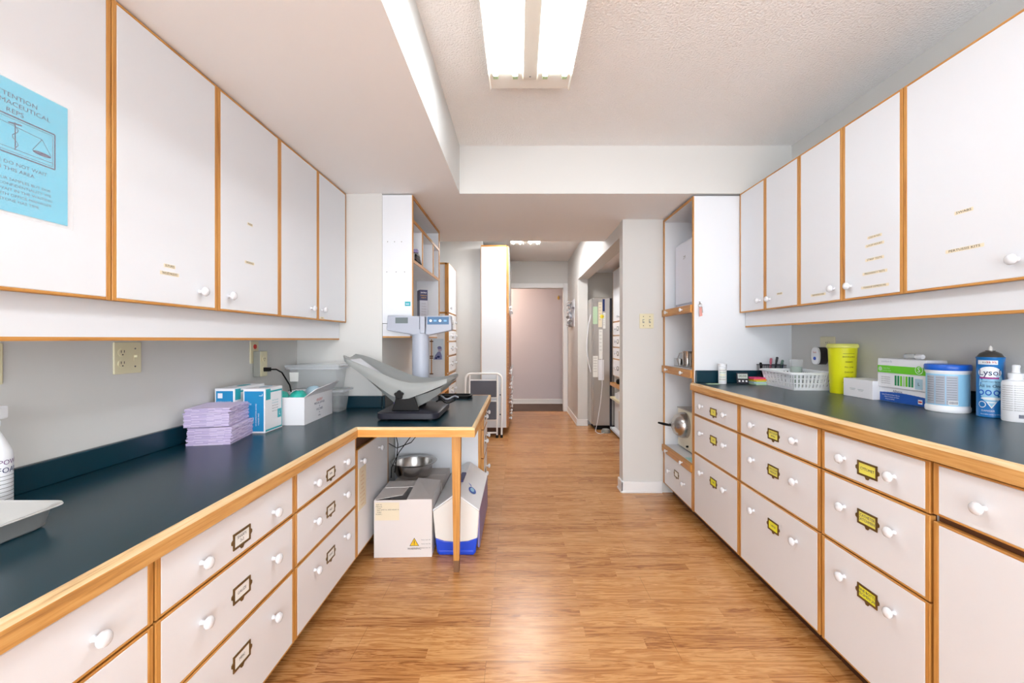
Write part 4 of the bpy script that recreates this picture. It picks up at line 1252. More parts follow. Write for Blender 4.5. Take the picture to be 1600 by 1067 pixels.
lidp = [(-0.4765, 0.246), (-0.359, 0.327), (-0.335, 0.327), (-0.2175, 0.246), (-0.216, 0.252), (-0.335, 0.338), (-0.359, 0.338), (-0.478, 0.252)]
mb = MB(c).rings([ring_at(lidp, y0), ring_at(lidp, y1)], WHITEP)
lid = mb.build('lid', t, bevel=0.008, seg=2)
MB(c).box(-0.362, -0.332, 2.62, 2.78, 0.338, 0.352, mat('cooler_navy_handle', (60, 62, 120), 0.4)).build('button', lid, bevel=0.004)
# emblem: small blue swirl on the sloping lid
nrm = Vector((0.338 - 0.252, 0, 0.119)).normalized()
def lidpt(u, v_):     # u along y, v_ up the slope
    d = Vector((-0.119, 0, 0.086)).normalized()
    return Vector((-0.276, 2.60, 0.2955)) + Vector((0, u, 0)) + d * v_ + nrm * 0.0022
mb = MB(c)
ov = [lidpt(0.045 * math.cos(a), 0.026 * math.sin(a)) for a in [i * math.pi / 10 for i in range(20)]]
iv = [lidpt(0.006 + 0.028 * math.cos(a), 0.002 + 0.014 * math.sin(a)) for a in [i * math.pi / 10 for i in range(20)]]
mb.poly(ov, BLUEP)
mb.poly([p + nrm * 0.0006 for p in iv], CANSKY)
mb.poly([lidpt(0.04, 0.012), lidpt(0.075, 0.040), lidpt(0.066, 0.018)], BLUEP)
mb.build('emblem', lid)

# ------------------------------------------------------------------ things on the right counter
CR = 0.9205
c = (1.282, 2.735, CR)
t = thing('test_strip_bottle', 'small white cylindrical bottle with green print on the far end of the right counter', 'bottle', c)
MB().lathe([(0.023, 0), (0.024, 0.002), (0.024, 0.108), (0.022, 0.110)], (0, 0, 0), WHITEP, 28).build('body', t, smooth=True, ang=40)
MB().lathe([(0.025, 0.1105), (0.0255, 0.124), (0.022, 0.127)], (0, 0, 0), WHITEP, 28).build('cap', t, smooth=True, ang=40)
mb = MB(); patch(mb, 0.024, 0.02, 0.095, R(-150), R(-40), CARDW)
for i in range(5): wrap(mb, 0.0245, 0.085 - i * 0.014, R(-110), 'REAGENT', 0.009, [INKG, BOXG2, LIME, BOXG2, INKG][i])
mb.build('label_print', t)
c = (1.215, 2.70, CR)
tag(MB(c).box(1.175, 1.25, 2.70, 2.73, CR, CR + 0.003, PALEGREEN).build('paper_slip', loc=c), 'pale green paper slip lying beside the white cylindrical bottle', 'paper')
c = (1.395, 2.70, CR)
t = thing('timer', 'grey digital kitchen timer propped against the backsplash', 'timer', c, R(-12))
M = Matrix.Rotation(R(-16), 4, 'X')
mb = MB(); mb.M = M
mb.box(-0.034, 0.034, 0.0, 0.012, 0.004, 0.072, GREYD).build('body', t, bevel=0.004)
mb = MB(); mb.M = M
mb.box(-0.028, 0.028, -0.0015, 0, 0.036, 0.066, mat('timer_lcd', (190, 198, 190), 0.3)).text('00:00', (0, -0.002, 0.051), 0.020, (1, 0, 0), (0, 0, 1), INK).build('screen', t)
mb = MB(); mb.M = M
for q in (-0.02, 0, 0.02): mb.lathe([(0.006, 0), (0.005, -0.003)], (q, 0, 0.020), WHITEP, 12, axis='y')
mb.build('buttons', t)
# sticky note pads
zz = CR
for i, (m, lb, dx, rz) in enumerate([(PALEGREEN, 'pale green sticky pad at the bottom of the pile beside the timer', 0.004, 3), (PALEBLUE, 'pale blue sticky pad second from the bottom beside the timer', 0.0, -4), (LIME, 'lime sticky pad in the middle of the pile beside the timer', 0.003, 6), (ORANGE, 'orange sticky pad below the pink one beside the timer', -0.002, -5), (PINK, 'pink sticky pad topmost of the pile beside the timer', -0.008, 4)]):
    h = 0.009
    q = (1.485 + dx, 2.70, zz)
    o = MB().box(-0.038, 0.038, -0.038, 0.038, 0, h - 0.0004, m).build('sticky_pad', loc=q)
    o.rotation_euler = (0, 0, R(rz)); tag(o, lb, 'sticky notes'); zz += h
# mesh pen cup with pens
c = (1.60, 2.755, CR)
t = thing('pen_holder', 'dark mesh desk organiser behind the white basket', 'pen holder', (1.60, 2.752, CR))
mb = MB()
for zq in (0.002, 0.05, 0.118):
    mb.tube([(-0.075, -0.032, zq), (0.075, -0.032, zq), (0.075, 0.032, zq), (-0.075, 0.032, zq)], 0.0022, GREYD, 6, closed=True)
mb.build('rim', t)
mb = MB()
for i in range(26):
    x = -0.073 + 0.146 * i / 25
    mb.box(x - .0006, x + .0006, -0.0325, -0.0315, 0, 0.118, GREYD); mb.box(x - .0006, x + .0006, 0.0315, 0.0325, 0, 0.118, GREYD)
for i in range(18):
    z = 0.006 + 0.006 * i
    mb.box(-0.074, 0.074, -0.0325, -0.0315, z, z + .001, GREYD)
mb.box(-0.073, 0.073, -0.031, 0.031, 0.0, 0.002, GREYD)
mb.build('mesh_wall', t)
for i, (dx, dy, tlx, hgt, m, nm) in enumerate([(-0.055, 0, -6, 0.128, BLACK, 'black pen leaning at the wall end of the mesh organiser'), (-0.01, 0.005, 4, 0.155, mat('pen_pink', (180, 90, 110), 0.4), 'pink pen standing in the mesh organiser'), (0.005, -0.005, 10, 0.165, GREYD, 'tall charcoal pen standing in the mesh organiser'),
                                   (0.035, 0.0, 14, 0.148, mat('pen_green', (90, 120, 110), 0.4), 'grey green pen leaning in the mesh organiser'), (0.06, 0.005, 5, 0.125, INKB, 'short navy pen in the mesh organiser')]):
    o = MB().lathe([(0.003, 0), (0.0055, 0.01), (0.006, hgt - 0.03), (0.0075, hgt - 0.025), (0.0075, hgt), (0.004, hgt + 0.003)], (0, 0, 0), m, 10).build('pen', loc=(1.60 + dx, 2.752 + dy, CR + 0.0025), smooth=True, ang=40)
    o.rotation_euler = (0, R(tlx), 0); tag(o, nm, 'pen')
# clear cup with swabs
c = (1.69, 2.60, CR)
t = thing('plastic_cup', 'clear ribbed plastic tumbler behind the white basket', 'cup', (1.675, 2.625, CR + 0.0035))
MB().lathe([(0.026, 0), (0.036, 0.150), (0.038, 0.153), (0.035, 0.150), (0.025, 0.003)], (0, 0, 0), CLEAR, 24).build('tumbler', t, smooth=True, ang=50)
MB().lathe([(0.024, 0.005), (0.031, 0.10), (0.030, 0.11), (0.0, 0.112)], (0, 0, 0), mat('pale_green_fill', (196, 222, 206), 0.5, alpha=0.6), 20).build('filling', t, smooth=True)

# white basket with slotted sides
c = (1.612, 2.522, CR)
t = thing('basket', 'white slotted plastic basket on the right counter beside the yellow bin', 'basket', c, R(-3))
def slotted(P, u0, u1, v0, v1, nu, holes, m, mb):
    """wall panel with real openings; P(u,v) -> outer point; built as grid of thin boxes between holes"""
    du = (u1 - u0) / nu
    for i in range(nu):
        a, b = u0 + du * i, u0 + du * (i + 1)
        solid = du * 0.27
        strips = [(a, a + solid, v0, v1), (b - solid, b, v0, v1)]
        vv = v0
        for (h0, h1) in holes:
            strips.append((a + solid, b - solid, vv, h0)); vv = h1
        strips.append((a + solid, b - solid, vv, v1))
        for s0, s1, t0, t1 in strips:
            o = [P(s0, t0, 0), P(s1, t0, 0), P(s1, t1, 0), P(s0, t1, 0)]
            q = [P(s0, t0, 1), P(s1, t0, 1), P(s1, t1, 1), P(s0, t1, 1)]
            mb.rings([o, q], m)
mb = MB()
bx, by, bz, th = 0.115, 0.172, 0.096, 0.0025
fl_ = lambda v_: 0.86 + 0.14 * v_ / bz
holes = [(0.016, 0.034), (0.041, 0.061), (0.067, 0.084)]
for s in (1, -1):
    slotted(lambda u, v_, k, s=s: (u * fl_(v_), s * (by * fl_(v_) - th * k), v_), -bx, bx, 0.003, bz, 11, holes, WHITEP, mb)
    slotted(lambda u, v_, k, s=s: (s * (bx * fl_(v_) - th * k), u * fl_(v_), v_), -by, by, 0.003, bz, 18, holes, WHITEP, mb)
mb.build('slotted_wall', t)
MB().box(-bx * 0.86, bx * 0.86, -by * 0.86, by * 0.86, 0, 0.003, WHITEP).build('base', t)
mb = MB()
mb.rings([rrect(bx + 0.012, by + 0.012, 0.02, bz - 0.008), rrect(bx + 0.013, by + 0.013, 0.02, bz), rrect(bx + 0.004, by + 0.004, 0.018, bz + 0.004), rrect(bx - 0.002, by - 0.002, 0.016, bz), rrect(bx - 0.002, by - 0.002, 0.016, bz - 0.003), rrect(bx + 0.010, by + 0.010, 0.02, bz - 0.003)], WHITEP, False, False, closed=True)
mb.build('rim', t, smooth=True, ang=40)

# yellow sharps bin
c = (1.684, 2.262, CR)
t = thing('sharps_bin', 'bright yellow tapered sharps bin with pale lid against the right wall', 'bin', c)
MB().lathe([(0.052, 0), (0.054, 0.003), (0.063, 0.232), (0.064, 0.24)], (0, 0, 0), YELLOWP, 40).build('body', t, smooth=True, ang=40)
MB().lathe([(0.066, 0.235), (0.069, 0.237), (0.069, 0.250), (0.064, 0.256), (0.0, 0.258)], (0, 0, 0), YELLOWL, 40).build('lid', t, smooth=True, ang=40)
mb = MB()
wrap_a = R(-100)
for i, wd in enumerate(['BIOHAZARD', 'SHARPS', 'FILL LINE', 'DANGER', 'NO. 14']):
    wrap(mb, 0.0625, 0.19 - 0.026 * i, R(-100), wd, 0.010, INK)
patch(mb, 0.0625, 0.205, 0.2065, R(-125), R(-75), INK); patch(mb, 0.0605, 0.060, 0.0615, R(-125), R(-75), INK)
mb.build('print', t)

# wall mounted freshener on the outlet
c = (XR - 0.0065, 2.50, 1.105)
t = thing('air_freshener', 'white oval plug-in freshener with blue dot on the right wall', 'air freshener', c)
ovl = [(2.50 + 0.034 * math.copysign(abs(math.cos(a)) ** 0.7, math.cos(a)), 1.105 + 0.050 * math.copysign(abs(math.sin(a)) ** 0.8, math.sin(a))) for a in [i * math.pi / 14 for i in range(28)]]
MB(c).prism(ovl, 'x', XR - 0.050, XR - 0.0075, mat('dark_shell', (46, 42, 50), 0.4)).build('body', t, smooth=True, ang=40)
MB(c).prism(ovl, 'x', XR - 0.062, XR - 0.0505, WHITEP).build('front_cover', t, bevel=0.004)
MB(c).lathe([(0.010, 0), (0.009, -0.003)], (XR - 0.0625, 2.50, 1.090), mat('blue_dot', (30, 80, 190), 0.3), 18, axis='x').text('fresh', (XR - 0.0635, 2.50, 1.125), 0.014, (0, -1, 0), (0, 0, 1), RED).build('button', t)

# cartons by the yellow bin
def rbox(name, label, x0, x1, y0, y1, z0, z1, m, deco=None, sides=None, rz=0):
    c = ((x0 + x1) / 2, (y0 + y1) / 2, z0)
    t = thing(name, label, 'box', c, R(rz))
    a, b, d = (x1 - x0) / 2, (y1 - y0) / 2, z1 - z0
    MB().box(-a, a, -b, b, 0, d, m, sides=sides).build('carton', t, bevel=0.0015)
    if deco:
        mb = MB(); deco(mb, -a - 0.0006, b, d); mb.build('print', t)
    return t
def fq(mb, x, y0, y1, z0, z1, m): mb.poly([(x, y0, z0), (x, y1, z0), (x, y1, z1), (x, y0, z1)], m)
def deco1(mb, x, b, d):
    for q, zz in ((0.03, 0.040), (-0.02, 0.038)):
        fq(mb, x, q - 0.018, q + 0.018, zz, zz + 0.0015, mat('grey_green_line', (120, 150, 150), 0.6)); fq(mb, x, q - 0.014, q + 0.014, zz - 0.006, zz - 0.005, INKG)
rbox('plain_carton', 'plain white carton standing between the yellow bin and the glove cartons', 1.632, 1.742, 2.005, 2.185, CR, CR + 0.087, BOXW, deco1)
def deco_blue(mb, x, b, d):
    n_ = 12
    for i in range(n_):
        u0, u1 = b - 2 * b * i / n_, b - 2 * b * (i + 1) / n_
        h0 = 0.040 + 0.005 * math.sin(math.pi * i / n_ * 1.1); h1 = 0.040 + 0.005 * math.sin(math.pi * (i + 1) / n_ * 1.1)
        mb.poly([(x, u0, 0.001), (x, u1, 0.001), (x, u1, h1 * 0.98), (x, u0, h0)], BOXB)
    mb.text('Alliance', (x - 0.0006, 0.02, 0.0495), 0.015, (0, -1, 0), (0, 0, 1), INKB)
    mb.text('Latex Powdered Exam Gloves', (x - 0.0006, 0.055, 0.031), 0.0075, (0, -1, 0), (0, 0, 1), WHITEP)
    mb.text('Gants d examen en latex', (x - 0.0006, 0.050, 0.022), 0.0075, (0, -1, 0), (0, 0, 1), WHITEP)
    mb.text('100 gloves LARGE', (x - 0.0006, 0.06, 0.012), 0.0065, (0, -1, 0), (0, 0, 1), WHITEP)
    fq(mb, x - 0.0005, -0.098, -0.078, 0.010, 0.028, WHITEP); fq(mb, x - 0.0009, -0.096, -0.080, 0.016, 0.022, RED)
rbox('glove_carton', 'blue and white glove carton at the bottom of the stack by the wipes tub', 1.6635, 1.745, 1.775, 2.002, CR, CR + 0.064, BOXW, deco_blue)
def deco_mid(mb, x, b, d):
    for i, m in enumerate([BOXG2, BOXG2, BOXG, PALEGREEN, BOXG, BOXG2, BOXG2]):
        fq(mb, x, 0.028 - i * 0.0135, 0.018 - i * 0.0135, 0.012, 0.056, m)
    fq(mb, x, -0.105, -0.07, 0.006, 0.050, PALEBLUE); mb.text('L', (x - 0.0006, -0.088, 0.028), 0.018, (0, -1, 0), (0, 0, 1), INK)
    for i in range(4): mb.text('vinyl examination', (x, 0.075, 0.046 - i * 0.009), 0.007, (0, -1, 0), (0, 0, 1), INKG)
rbox('glove_carton', 'white glove carton with green leaf stripes marked L in the middle of the stack', 1.656, 1.74, 1.768, 2.006, CR + 0.0645, CR + 0.1275, BOXW, deco_mid)
def deco_top(mb, x, b, d):
    fq(mb, x, -b, b, 0.002, 0.034, BOXG)
    mb.lathe([(0.018, 0), (0.018, -0.0005)], (x, -0.088, 0.024), WHITEP, 20, axis='x'); mb.lathe([(0.0155, -0.0006), (0.0155, -0.0009)], (x, -0.088, 0.024), BOXG, 20, axis='x')
    mb.text('S', (x - 0.0015, -0.088, 0.024), 0.030, (0, -1, 0), (0, 0, 1), WHITEP)
    mb.lathe([(0.010, 0), (0.010, -0.0005)], (x, 0.104, 0.018), PALEGREEN, 14, axis='x')
    mb.text('latex free', (x - 0.0006, 0.07, 0.022), 0.009, (0, -1, 0), (0, 0, 1), PALEGREEN); mb.text('powder free', (x - 0.0006, 0.07, 0.012), 0.009, (0, -1, 0), (0, 0, 1), PALEGREEN)
    mb.text('comfort fit', (x - 0.0006, 0.07, 0.052), 0.013, (0, -1, 0), (0, 0, 1), LABELG)
rbox('glove_carton', 'white and lime green glove carton marked S on top of the stack', 1.655, 1.742, 1.766, 2.004, CR + 0.128, CR + 0.193, BOXW, deco_top)
c = (1.70, 1.86, CR + 0.194)
t = thing('clear_vial', 'small clear vial with white cap lying on the topmost glove carton', 'vial', c)
MB(c).lathe([(0.008, 0), (0.011, 0.004), (0.011, 0.05), (0.009, 0.052)], (1.70, 1.86, c[2] + 0.011), CLEARD, 16, axis='y').build('body', t, smooth=True, ang=40)
MB(c).lathe([(0.010, 0), (0.010, -0.03)], (1.70, 1.859, c[2] + 0.011), WHITEP, 16, axis='y').build('cap', t, smooth=True, ang=40)

# wipes tub
c = (1.676, 1.70, CR)
t = thing('wipes_tub', 'round white wipes tub with bright blue lid and grey label', 'tub', c)
MB().lathe([(0.064, 0), (0.066, 0.004), (0.066, 0.018), (0.0635, 0.022), (0.0625, 0.148), (0.066, 0.153), (0.066, 0.160)], (0, 0, 0), WHITEP, 48).build('body', t, smooth=True, ang=40)
MB().lathe([(0.0675, 0.160), (0.0685, 0.162), (0.0685, 0.178), (0.066, 0.182), (0.0, 0.183)], (0, 0, 0), BLUEP, 48).build('lid', t, smooth=True, ang=40)
mb = MB()
patch(mb, 0.0641, 0.026, 0.146, R(-210), R(-60), CANSKY, 24, d=0.0001)
for a0, a1 in ((-196, -168), (-166, -140), (-138, -108)):
    patch(mb, .0643, 0.030, 0.140, R(a0), R(a1), LABELG, 10)
    for i in range(11):
        patch(mb, .0646, 0.131 - i * 0.009, 0.1325 - i * 0.009, R(a0 + 2), R(a1 - 3), INKG, 6)
patch(mb, .0649, 0.030, 0.046, R(-132), R(-108), CARDW, 6)
for i in range(12):
    patch(mb, .0652, 0.033, 0.044, R(-130 + i * 1.8), R(-129.1 + i * 1.8), INKB, 1)
mb.build('label', t)

# aerosol can
c = (1.705, 1.572, CR)
t = thing('aerosol_can', 'tall blue disinfectant aerosol can with grey dome top and no cap', 'spray can', c)
MB().lathe([(0.0345, 0), (0.0365, 0.003), (0.036, 0.006), (0.036, 0.208), (0.0375, 0.211), (0.0375, 0.215), (0.035, 0.216)], (0, 0, 0), CANBLUE, 44).build('body', t, smooth=True, ang=35)
MB().lathe([(0.035, 0.216), (0.033, 0.219), (0.028, 0.228), (0.018, 0.234), (0.013, 0.236), (0.013, 0.239), (0.0, 0.2395)], (0, 0, 0), CANTOP, 36).build('dome', t, smooth=True, ang=40)
MB().lathe([(0.006, 0.239), (0.006, 0.248), (0.004, 0.252), (0.002, 0.256), (0.0, 0.257)], (0, 0, 0), CREAM, 16).build('nozzle', t, smooth=True, ang=40)
mb = MB()
r = 0.036
A0 = R(-137)          # the side that faces the viewpoint
def pp(z0, z1, a0, a1, m, n=10, d=0.0003): patch(mb, r, z0, z1, A0 + R(a0), A0 + R(a1), m, n, d=d)
pp(0.189, 0.204, -58, 30, WHITEP)
wrap(mb, r + .0005, 0.1965, A0 - R(16), 'KILLS', 0.009, INKG); wrap(mb, r + .0005, 0.1965, A0 + R(4), '99.9%', 0.011, RED)
def oval(cz, ca, hz, ha, m, d=0.0004, n=20):
    pts_ = [(cz + hz * math.sin(a), A0 + R(ca) + R(ha) * math.cos(a)) for a in [i * 2 * math.pi / n for i in range(n)]]
    rr = r + d
    ctr = (rr * math.cos(A0 + R(ca)), rr * math.sin(A0 + R(ca)), cz)
    for i in range(n):
        z_, a_ = pts_[i]; z2, a2 = pts_[(i + 1) % n]
        mid = lambda k: [(rr + 0.0001) * math.cos(A0 + R(ca) + (a_ - A0 - R(ca)) * k), (rr + 0.0001) * math.sin(A0 + R(ca) + (a_ - A0 - R(ca)) * k), cz + (z_ - cz) * k]
        mid2 = lambda k: [(rr + 0.0001) * math.cos(A0 + R(ca) + (a2 - A0 - R(ca)) * k), (rr + 0.0001) * math.sin(A0 + R(ca) + (a2 - A0 - R(ca)) * k), cz + (z2 - cz) * k]
        prev_ = 0
        for k in (0.33, 0.66, 1.0):
            if prev_ == 0: mb.poly([ctr, mid(k), mid2(k)], m)
            else: mb.poly([mid(prev_), mid(k), mid2(k), mid2(prev_)], m)
            prev_ = k
oval(0.115, 2, 0.066, 52, CANSKY, 0.0003)
oval(0.160, -4, 0.022, 50, WHITEP, 0.0006)
wrap(mb, r + .0010, 0.160, A0 - R(4), 'Lysol', 0.031, INKB, sx=0.9)
pp(0.138, 0.144, -46, 34, MAG, d=0.0009)
wrap(mb, r + .0010, 0.1285, A0, 'Disinfectant Spray', 0.0065, INKB)
wrap(mb, r + .0010, 0.112, A0, 'All in One', 0.0145, INKB)
for ca in (-38, -8, 24):
    oval(0.089, ca, 0.010, 13, BLUEP, 0.0008); oval(0.089, ca, 0.006, 8, CANSKY, 0.0012)
oval(0.068, 4, 0.005, 44, WHITEP, 0.0009)
oval(0.046, -34, 0.012, 17, WHITEP, 0.0008); oval(0.046, -34, 0.009, 13, CANBLUE, 0.0012)
for k, m_, d_ in ((1.0, WHITEP, .0008), (0.62, CANSKY, .0012)):
    rr = r + d_; a1_, a2_, a3_ = A0 + R(4 - 22 * k), A0 + R(4 + 22 * k), A0 + R(4)
    for i in range(6):
        p, q = a1_ + (a2_ - a1_) * i / 6, a1_ + (a2_ - a1_) * (i + 1) / 6
        zt = 0.046 + 0.011 * k
        zb1 = zt - 0.024 * k * (1 - abs(p - a3_) / abs(a2_ - a3_)); zb2 = zt - 0.024 * k * (1 - abs(q - a3_) / abs(a2_ - a3_))
        mb.poly([(rr * math.cos(p), rr * math.sin(p), zt), (rr * math.cos(q), rr * math.sin(q), zt), (rr * math.cos(q), rr * math.sin(q), zb2), (rr * math.cos(p), rr * math.sin(p), zb1)], m_)
wrap(mb, r + .0008, 0.024, A0 - R(10), 'DANGER', 0.0085, WHITEP); wrap(mb, r + .0008, 0.012, A0, 'flammable contents 539 g', 0.005, WHITEP)
pp(0.015, 0.200, 62, 100, mat('can_back_label', (110, 128, 168), 0.4))
mb.build('label', t)

# small white pump spray, right edge
c = (1.700, 1.487, CR)
t = thing('pump_bottle', 'small white pump spray bottle beside the blue aerosol can', 'spray bottle', c)
MB().lathe([(0.033, 0), (0.035, 0.004), (0.035, 0.128), (0.032, 0.137), (0.018, 0.142), (0.017, 0.147)], (0, 0, 0), WHITEP, 32).build('body', t, smooth=True, ang=40)
MB().lathe([(0.019, 0.147), (0.019, 0.163), (0.010, 0.166), (0.0095, 0.180), (0.011, 0.188), (0.009, 0.192), (0.0, 0.193)], (0, 0, 0), WHITEP, 24).build('pump', t, smooth=True, ang=40)
mb = MB()
for i in range(12):
    wrap(mb, 0.0353, 0.122 - i * 0.0075, R(-140), 'hand sanitiser directions for use', 0.0055, INKG)
for i in range(12): patch(mb, 0.0353, 0.014, 0.026, R(-128 + i * 2.6), R(-126.6 + i * 2.6), INKB, 1)
mb.build('label_print', t)

# ------------------------------------------------------------------ inside the tall open cabinet
c = (1.45, 3.10, 1.4265)
t = thing('small_appliance', 'smooth white boxy appliance on the upper board of the tall open cabinet', 'appliance', c)
MB(c).box(1.21, 1.70, 2.87, 3.33, 1.436, 1.915, mat('appliance_white', (226, 230, 244), 0.3)).build('body', t, bevel=0.012, seg=3)
MB(c).box(1.198, 1.2095, 2.88, 3.32, 1.455, 1.90, mat('appliance_door', (230, 234, 248), 0.25)).build('door', t, bevel=0.005)
MB(c).text('2M', (1.1972, 3.14, 1.79), 0.035, (0, -1, 0), (0, 0, 1), INKG).build('logo', t)
MB(c).box(1.22, 1.69, 2.88, 3.32, 1.4265, 1.4355, GREYD).build('base', t)
def jug(c, label, r, h, handle=True):
    t = thing('steel_jug', label, 'jug', c)
    MB().lathe([(r * 0.95, 0), (r, 0.004), (r * 0.92, h * 0.3), (r, h * 0.5), (r, h), (r * 1.05, h + 0.003), (r * 0.96, h + 0.002), (r * 0.95, h * 0.5), (r * 0.9, 0.006), (0, 0.005)], (0, 0, 0), STEEL, 28, cap1=False).build('body', t, smooth=True, ang=50)
    if handle:
        MB().tube([(-r * 0.9, 0.0, h * 0.95), (-r * 1.5, 0.01, h * 0.9), (-r * 1.9, 0.02, h * 0.5), (-r * 1.6, 0.02, h * 0.15), (-r * 0.95, 0.0, h * 0.12)], 0.0035, STEEL, 8).build('handle', t, smooth=True)
    return t
SB = 0.9955
jug((1.225, 3.15, SB), 'tall steel jug with wire handle on the middle board of the tall cabinet', 0.036, 0.115)
jug((1.215, 3.01, SB), 'small steel beaker beside the wire handled jug on the middle board', 0.030, 0.105, False)
c = (1.26, 3.30, SB)
tag(MB(c).box(1.20, 1.30, 3.24, 3.36, SB, SB + 0.06, STEEL).build('steel_box', bevel=0.004, loc=c), 'low polished steel box at the far end of the middle board', 'box')
# autoclave
c = (1.42, 3.12, 0.3865)
t = thing('autoclave', 'cream and steel bench autoclave with domed round door on the lowest board', 'autoclave', c)
AC = mat('autoclave_cream', (228, 222, 200), 0.4)
MB(c).box(1.225, 1.68, 2.90, 3.345, 0.395, 0.677, AC).build('body', t, bevel=0.004)
MB(c).box(1.222, 1.683, 2.897, 3.348, 0.677, 0.684, mat('autoclave_top', (176, 168, 158), 0.35, 0.5)).build('top_cover', t)
MB(c).box(1.24, 1.67, 2.91, 3.33, 0.3865, 0.395, GREYD).build('base', t)
dm = MB(c).lathe([(0.093, 0.0), (0.093, -0.03), (0.084, -0.055), (0.062, -0.082), (0.032, -0.097), (0.0, -0.10)], (1.2245, 3.185, 0.572), STEEL, 40, axis='x').build('door', t, smooth=True, ang=50)
MB(c).tube([(1.13, 3.185, 0.572), (1.10, 3.19, 0.572), (1.075, 3.21, 0.575), (1.045, 3.25, 0.578)], [0.010, 0.009, 0.010, 0.007], BLACK, 10).box(1.115, 1.13, 3.15, 3.22, 0.562, 0.582, STEELD).build('handle', dm, smooth=True)
for yy, zz, r_ in ((2.955, 0.575, 0.013), (2.955, 0.50, 0.016), (2.965, 0.43, 0.009), (3.14, 0.425, 0.008), (2.94, 0.63, 0.01), (3.02, 0.43, 0.006)):
    MB(c).lathe([(r_, 0), (r_ * 0.85, -0.014), (0, -0.015)], (1.2245, yy, zz), BLACK, 14, axis='x').build('control_knob', t, smooth=True, ang=40)
c = (1.19, 3.0, 0.3855)
tag(MB(c).box(1.145, 1.215, 2.87, 2.99, 0.3855, 0.3885, mat('aqua_cloth', (170, 214, 214), 0.8)).build('folded_cloth', loc=c), 'small aqua cloth lying on the board in front of the autoclave', 'cloth')

# ------------------------------------------------------------------ far left: tall drawer cabinet, poster, stool, tall cabinet
tl = (-0.96, 5.26, 0)
t = thing('tall_drawer_cabinet', 'tall white cabinet with oak trim and small drawers beyond the open shelves', 'cabinet', tl)
fx, fy0, fy1 = -0.795, 4.96, 5.575
MB(tl).box(-1.14, fx - 0.019, fy0 + 0.002, fy1, 0.085, 2.07, LAMW).build('carcase', t)
MB(tl).box(-1.14, fx - 0.06, fy0 + 0.01, fy1, 0.0, 0.085, DARKWOOD).build('toe_kick', t)
mb = MB(tl)
for z in (2.055, 1.492): mb.box(-1.14, fx - 0.02, fy0 - 0.004, fy0 + 0.0015, z, z + 0.02, OX)
mb.box(fx - 0.042, fx - 0.019, fy0 - 0.004, fy0 + 0.0015, 0.085, 2.075, OZ)
mb.box(-0.995, -0.985, fy0 - 0.004, fy0 + 0.0015, 0.8, 1.2, OZ)
for z in (0.80, 0.98, 1.0, 1.17): mb.box(-1.01, -0.97, fy0 - 0.005, fy0 + 0.001, z, z + 0.012, GAP)
mb.build('oak_trim', t)
o = slab(tl, fx, 1, fy0, fy1 - 0.004, 1.505, 2.072, LAM, ev=0.012).build('door', t); knob(o, tl, fx, 5.05, 1.56, 1)
for z0, z1 in ((1.31, 1.50), (1.175, 1.31), (1.01, 1.175), (0.815, 1.005), (0.675, 0.80), (0.52, 0.67), (0.3, 0.515), (0.09, 0.295)):
    o = slab(tl, fx, 1, fy0, fy1 - 0.004, z0 + .003, z1 - .003, LAMW, ev=0.012).build('drawer', t)
    for ky in (5.10, 5.43): knob(o, tl, fx, ky, (z0 + z1) / 2, 1, 1.1)
    holder(o, tl, fx, 1, 5.265, (z0 + z1) / 2, ['  '], CARDW)
tl = (-1.0, 4.68, 0)
t = thing('low_desk', 'low oak edged desk shelf between the peninsula and the tall drawer cabinet', 'desk', tl)
MB(tl).box(-1.35, -0.815, 4.40, 4.952, 0.63, 0.68, GREEN).build('top', t)
MB(tl).box(-0.8145, -0.795, 4.40, 4.952, 0.628, 0.682, OY).build('edge_band', t)
MB(tl).box(-1.34, -0.83, 4.41, 4.43, 0, 0.629, LAM).build('end_panel', t)
c = (-0.91, 4.955, 1.08)
t = thing('baby_poster', 'small pale poster of a baby taped to the tall drawer cabinet', 'poster', c)
MB(c).box(-0.968, -0.853, 4.9515, 4.955, 0.965, 1.205, mat('poster_pale_blue', (206, 220, 232), 0.6)).build('sheet', t)
mb = MB(c)
def disc(cx, cz, rx, rz_, m, y): mb.poly([(cx + rx * math.cos(a), y, cz + rz_ * math.sin(a)) for a in [i * math.pi / 8 for i in range(16)]], m)
disc(-0.893, 1.088, 0.024, 0.032, mat('photo_skin', (176, 170, 196), 0.7), 4.9510); disc(-0.898, 1.103, 0.024, 0.018, SKINB, 4.9508)
mb.poly([(-0.965, 4.9511, 0.97), (-0.945, 4.9511, 1.02), (-0.915, 4.9511, 1.06), (-0.885, 4.9511, 1.055), (-0.870, 4.9511, 1.01), (-0.872, 4.9511, 0.97)], SKINB)
disc(-0.91, 1.0, 0.018, 0.012, INKB, 4.9505); disc(-0.935, 0.985, 0.012, 0.012, INKB, 4.9503)
mb.build('picture', t)
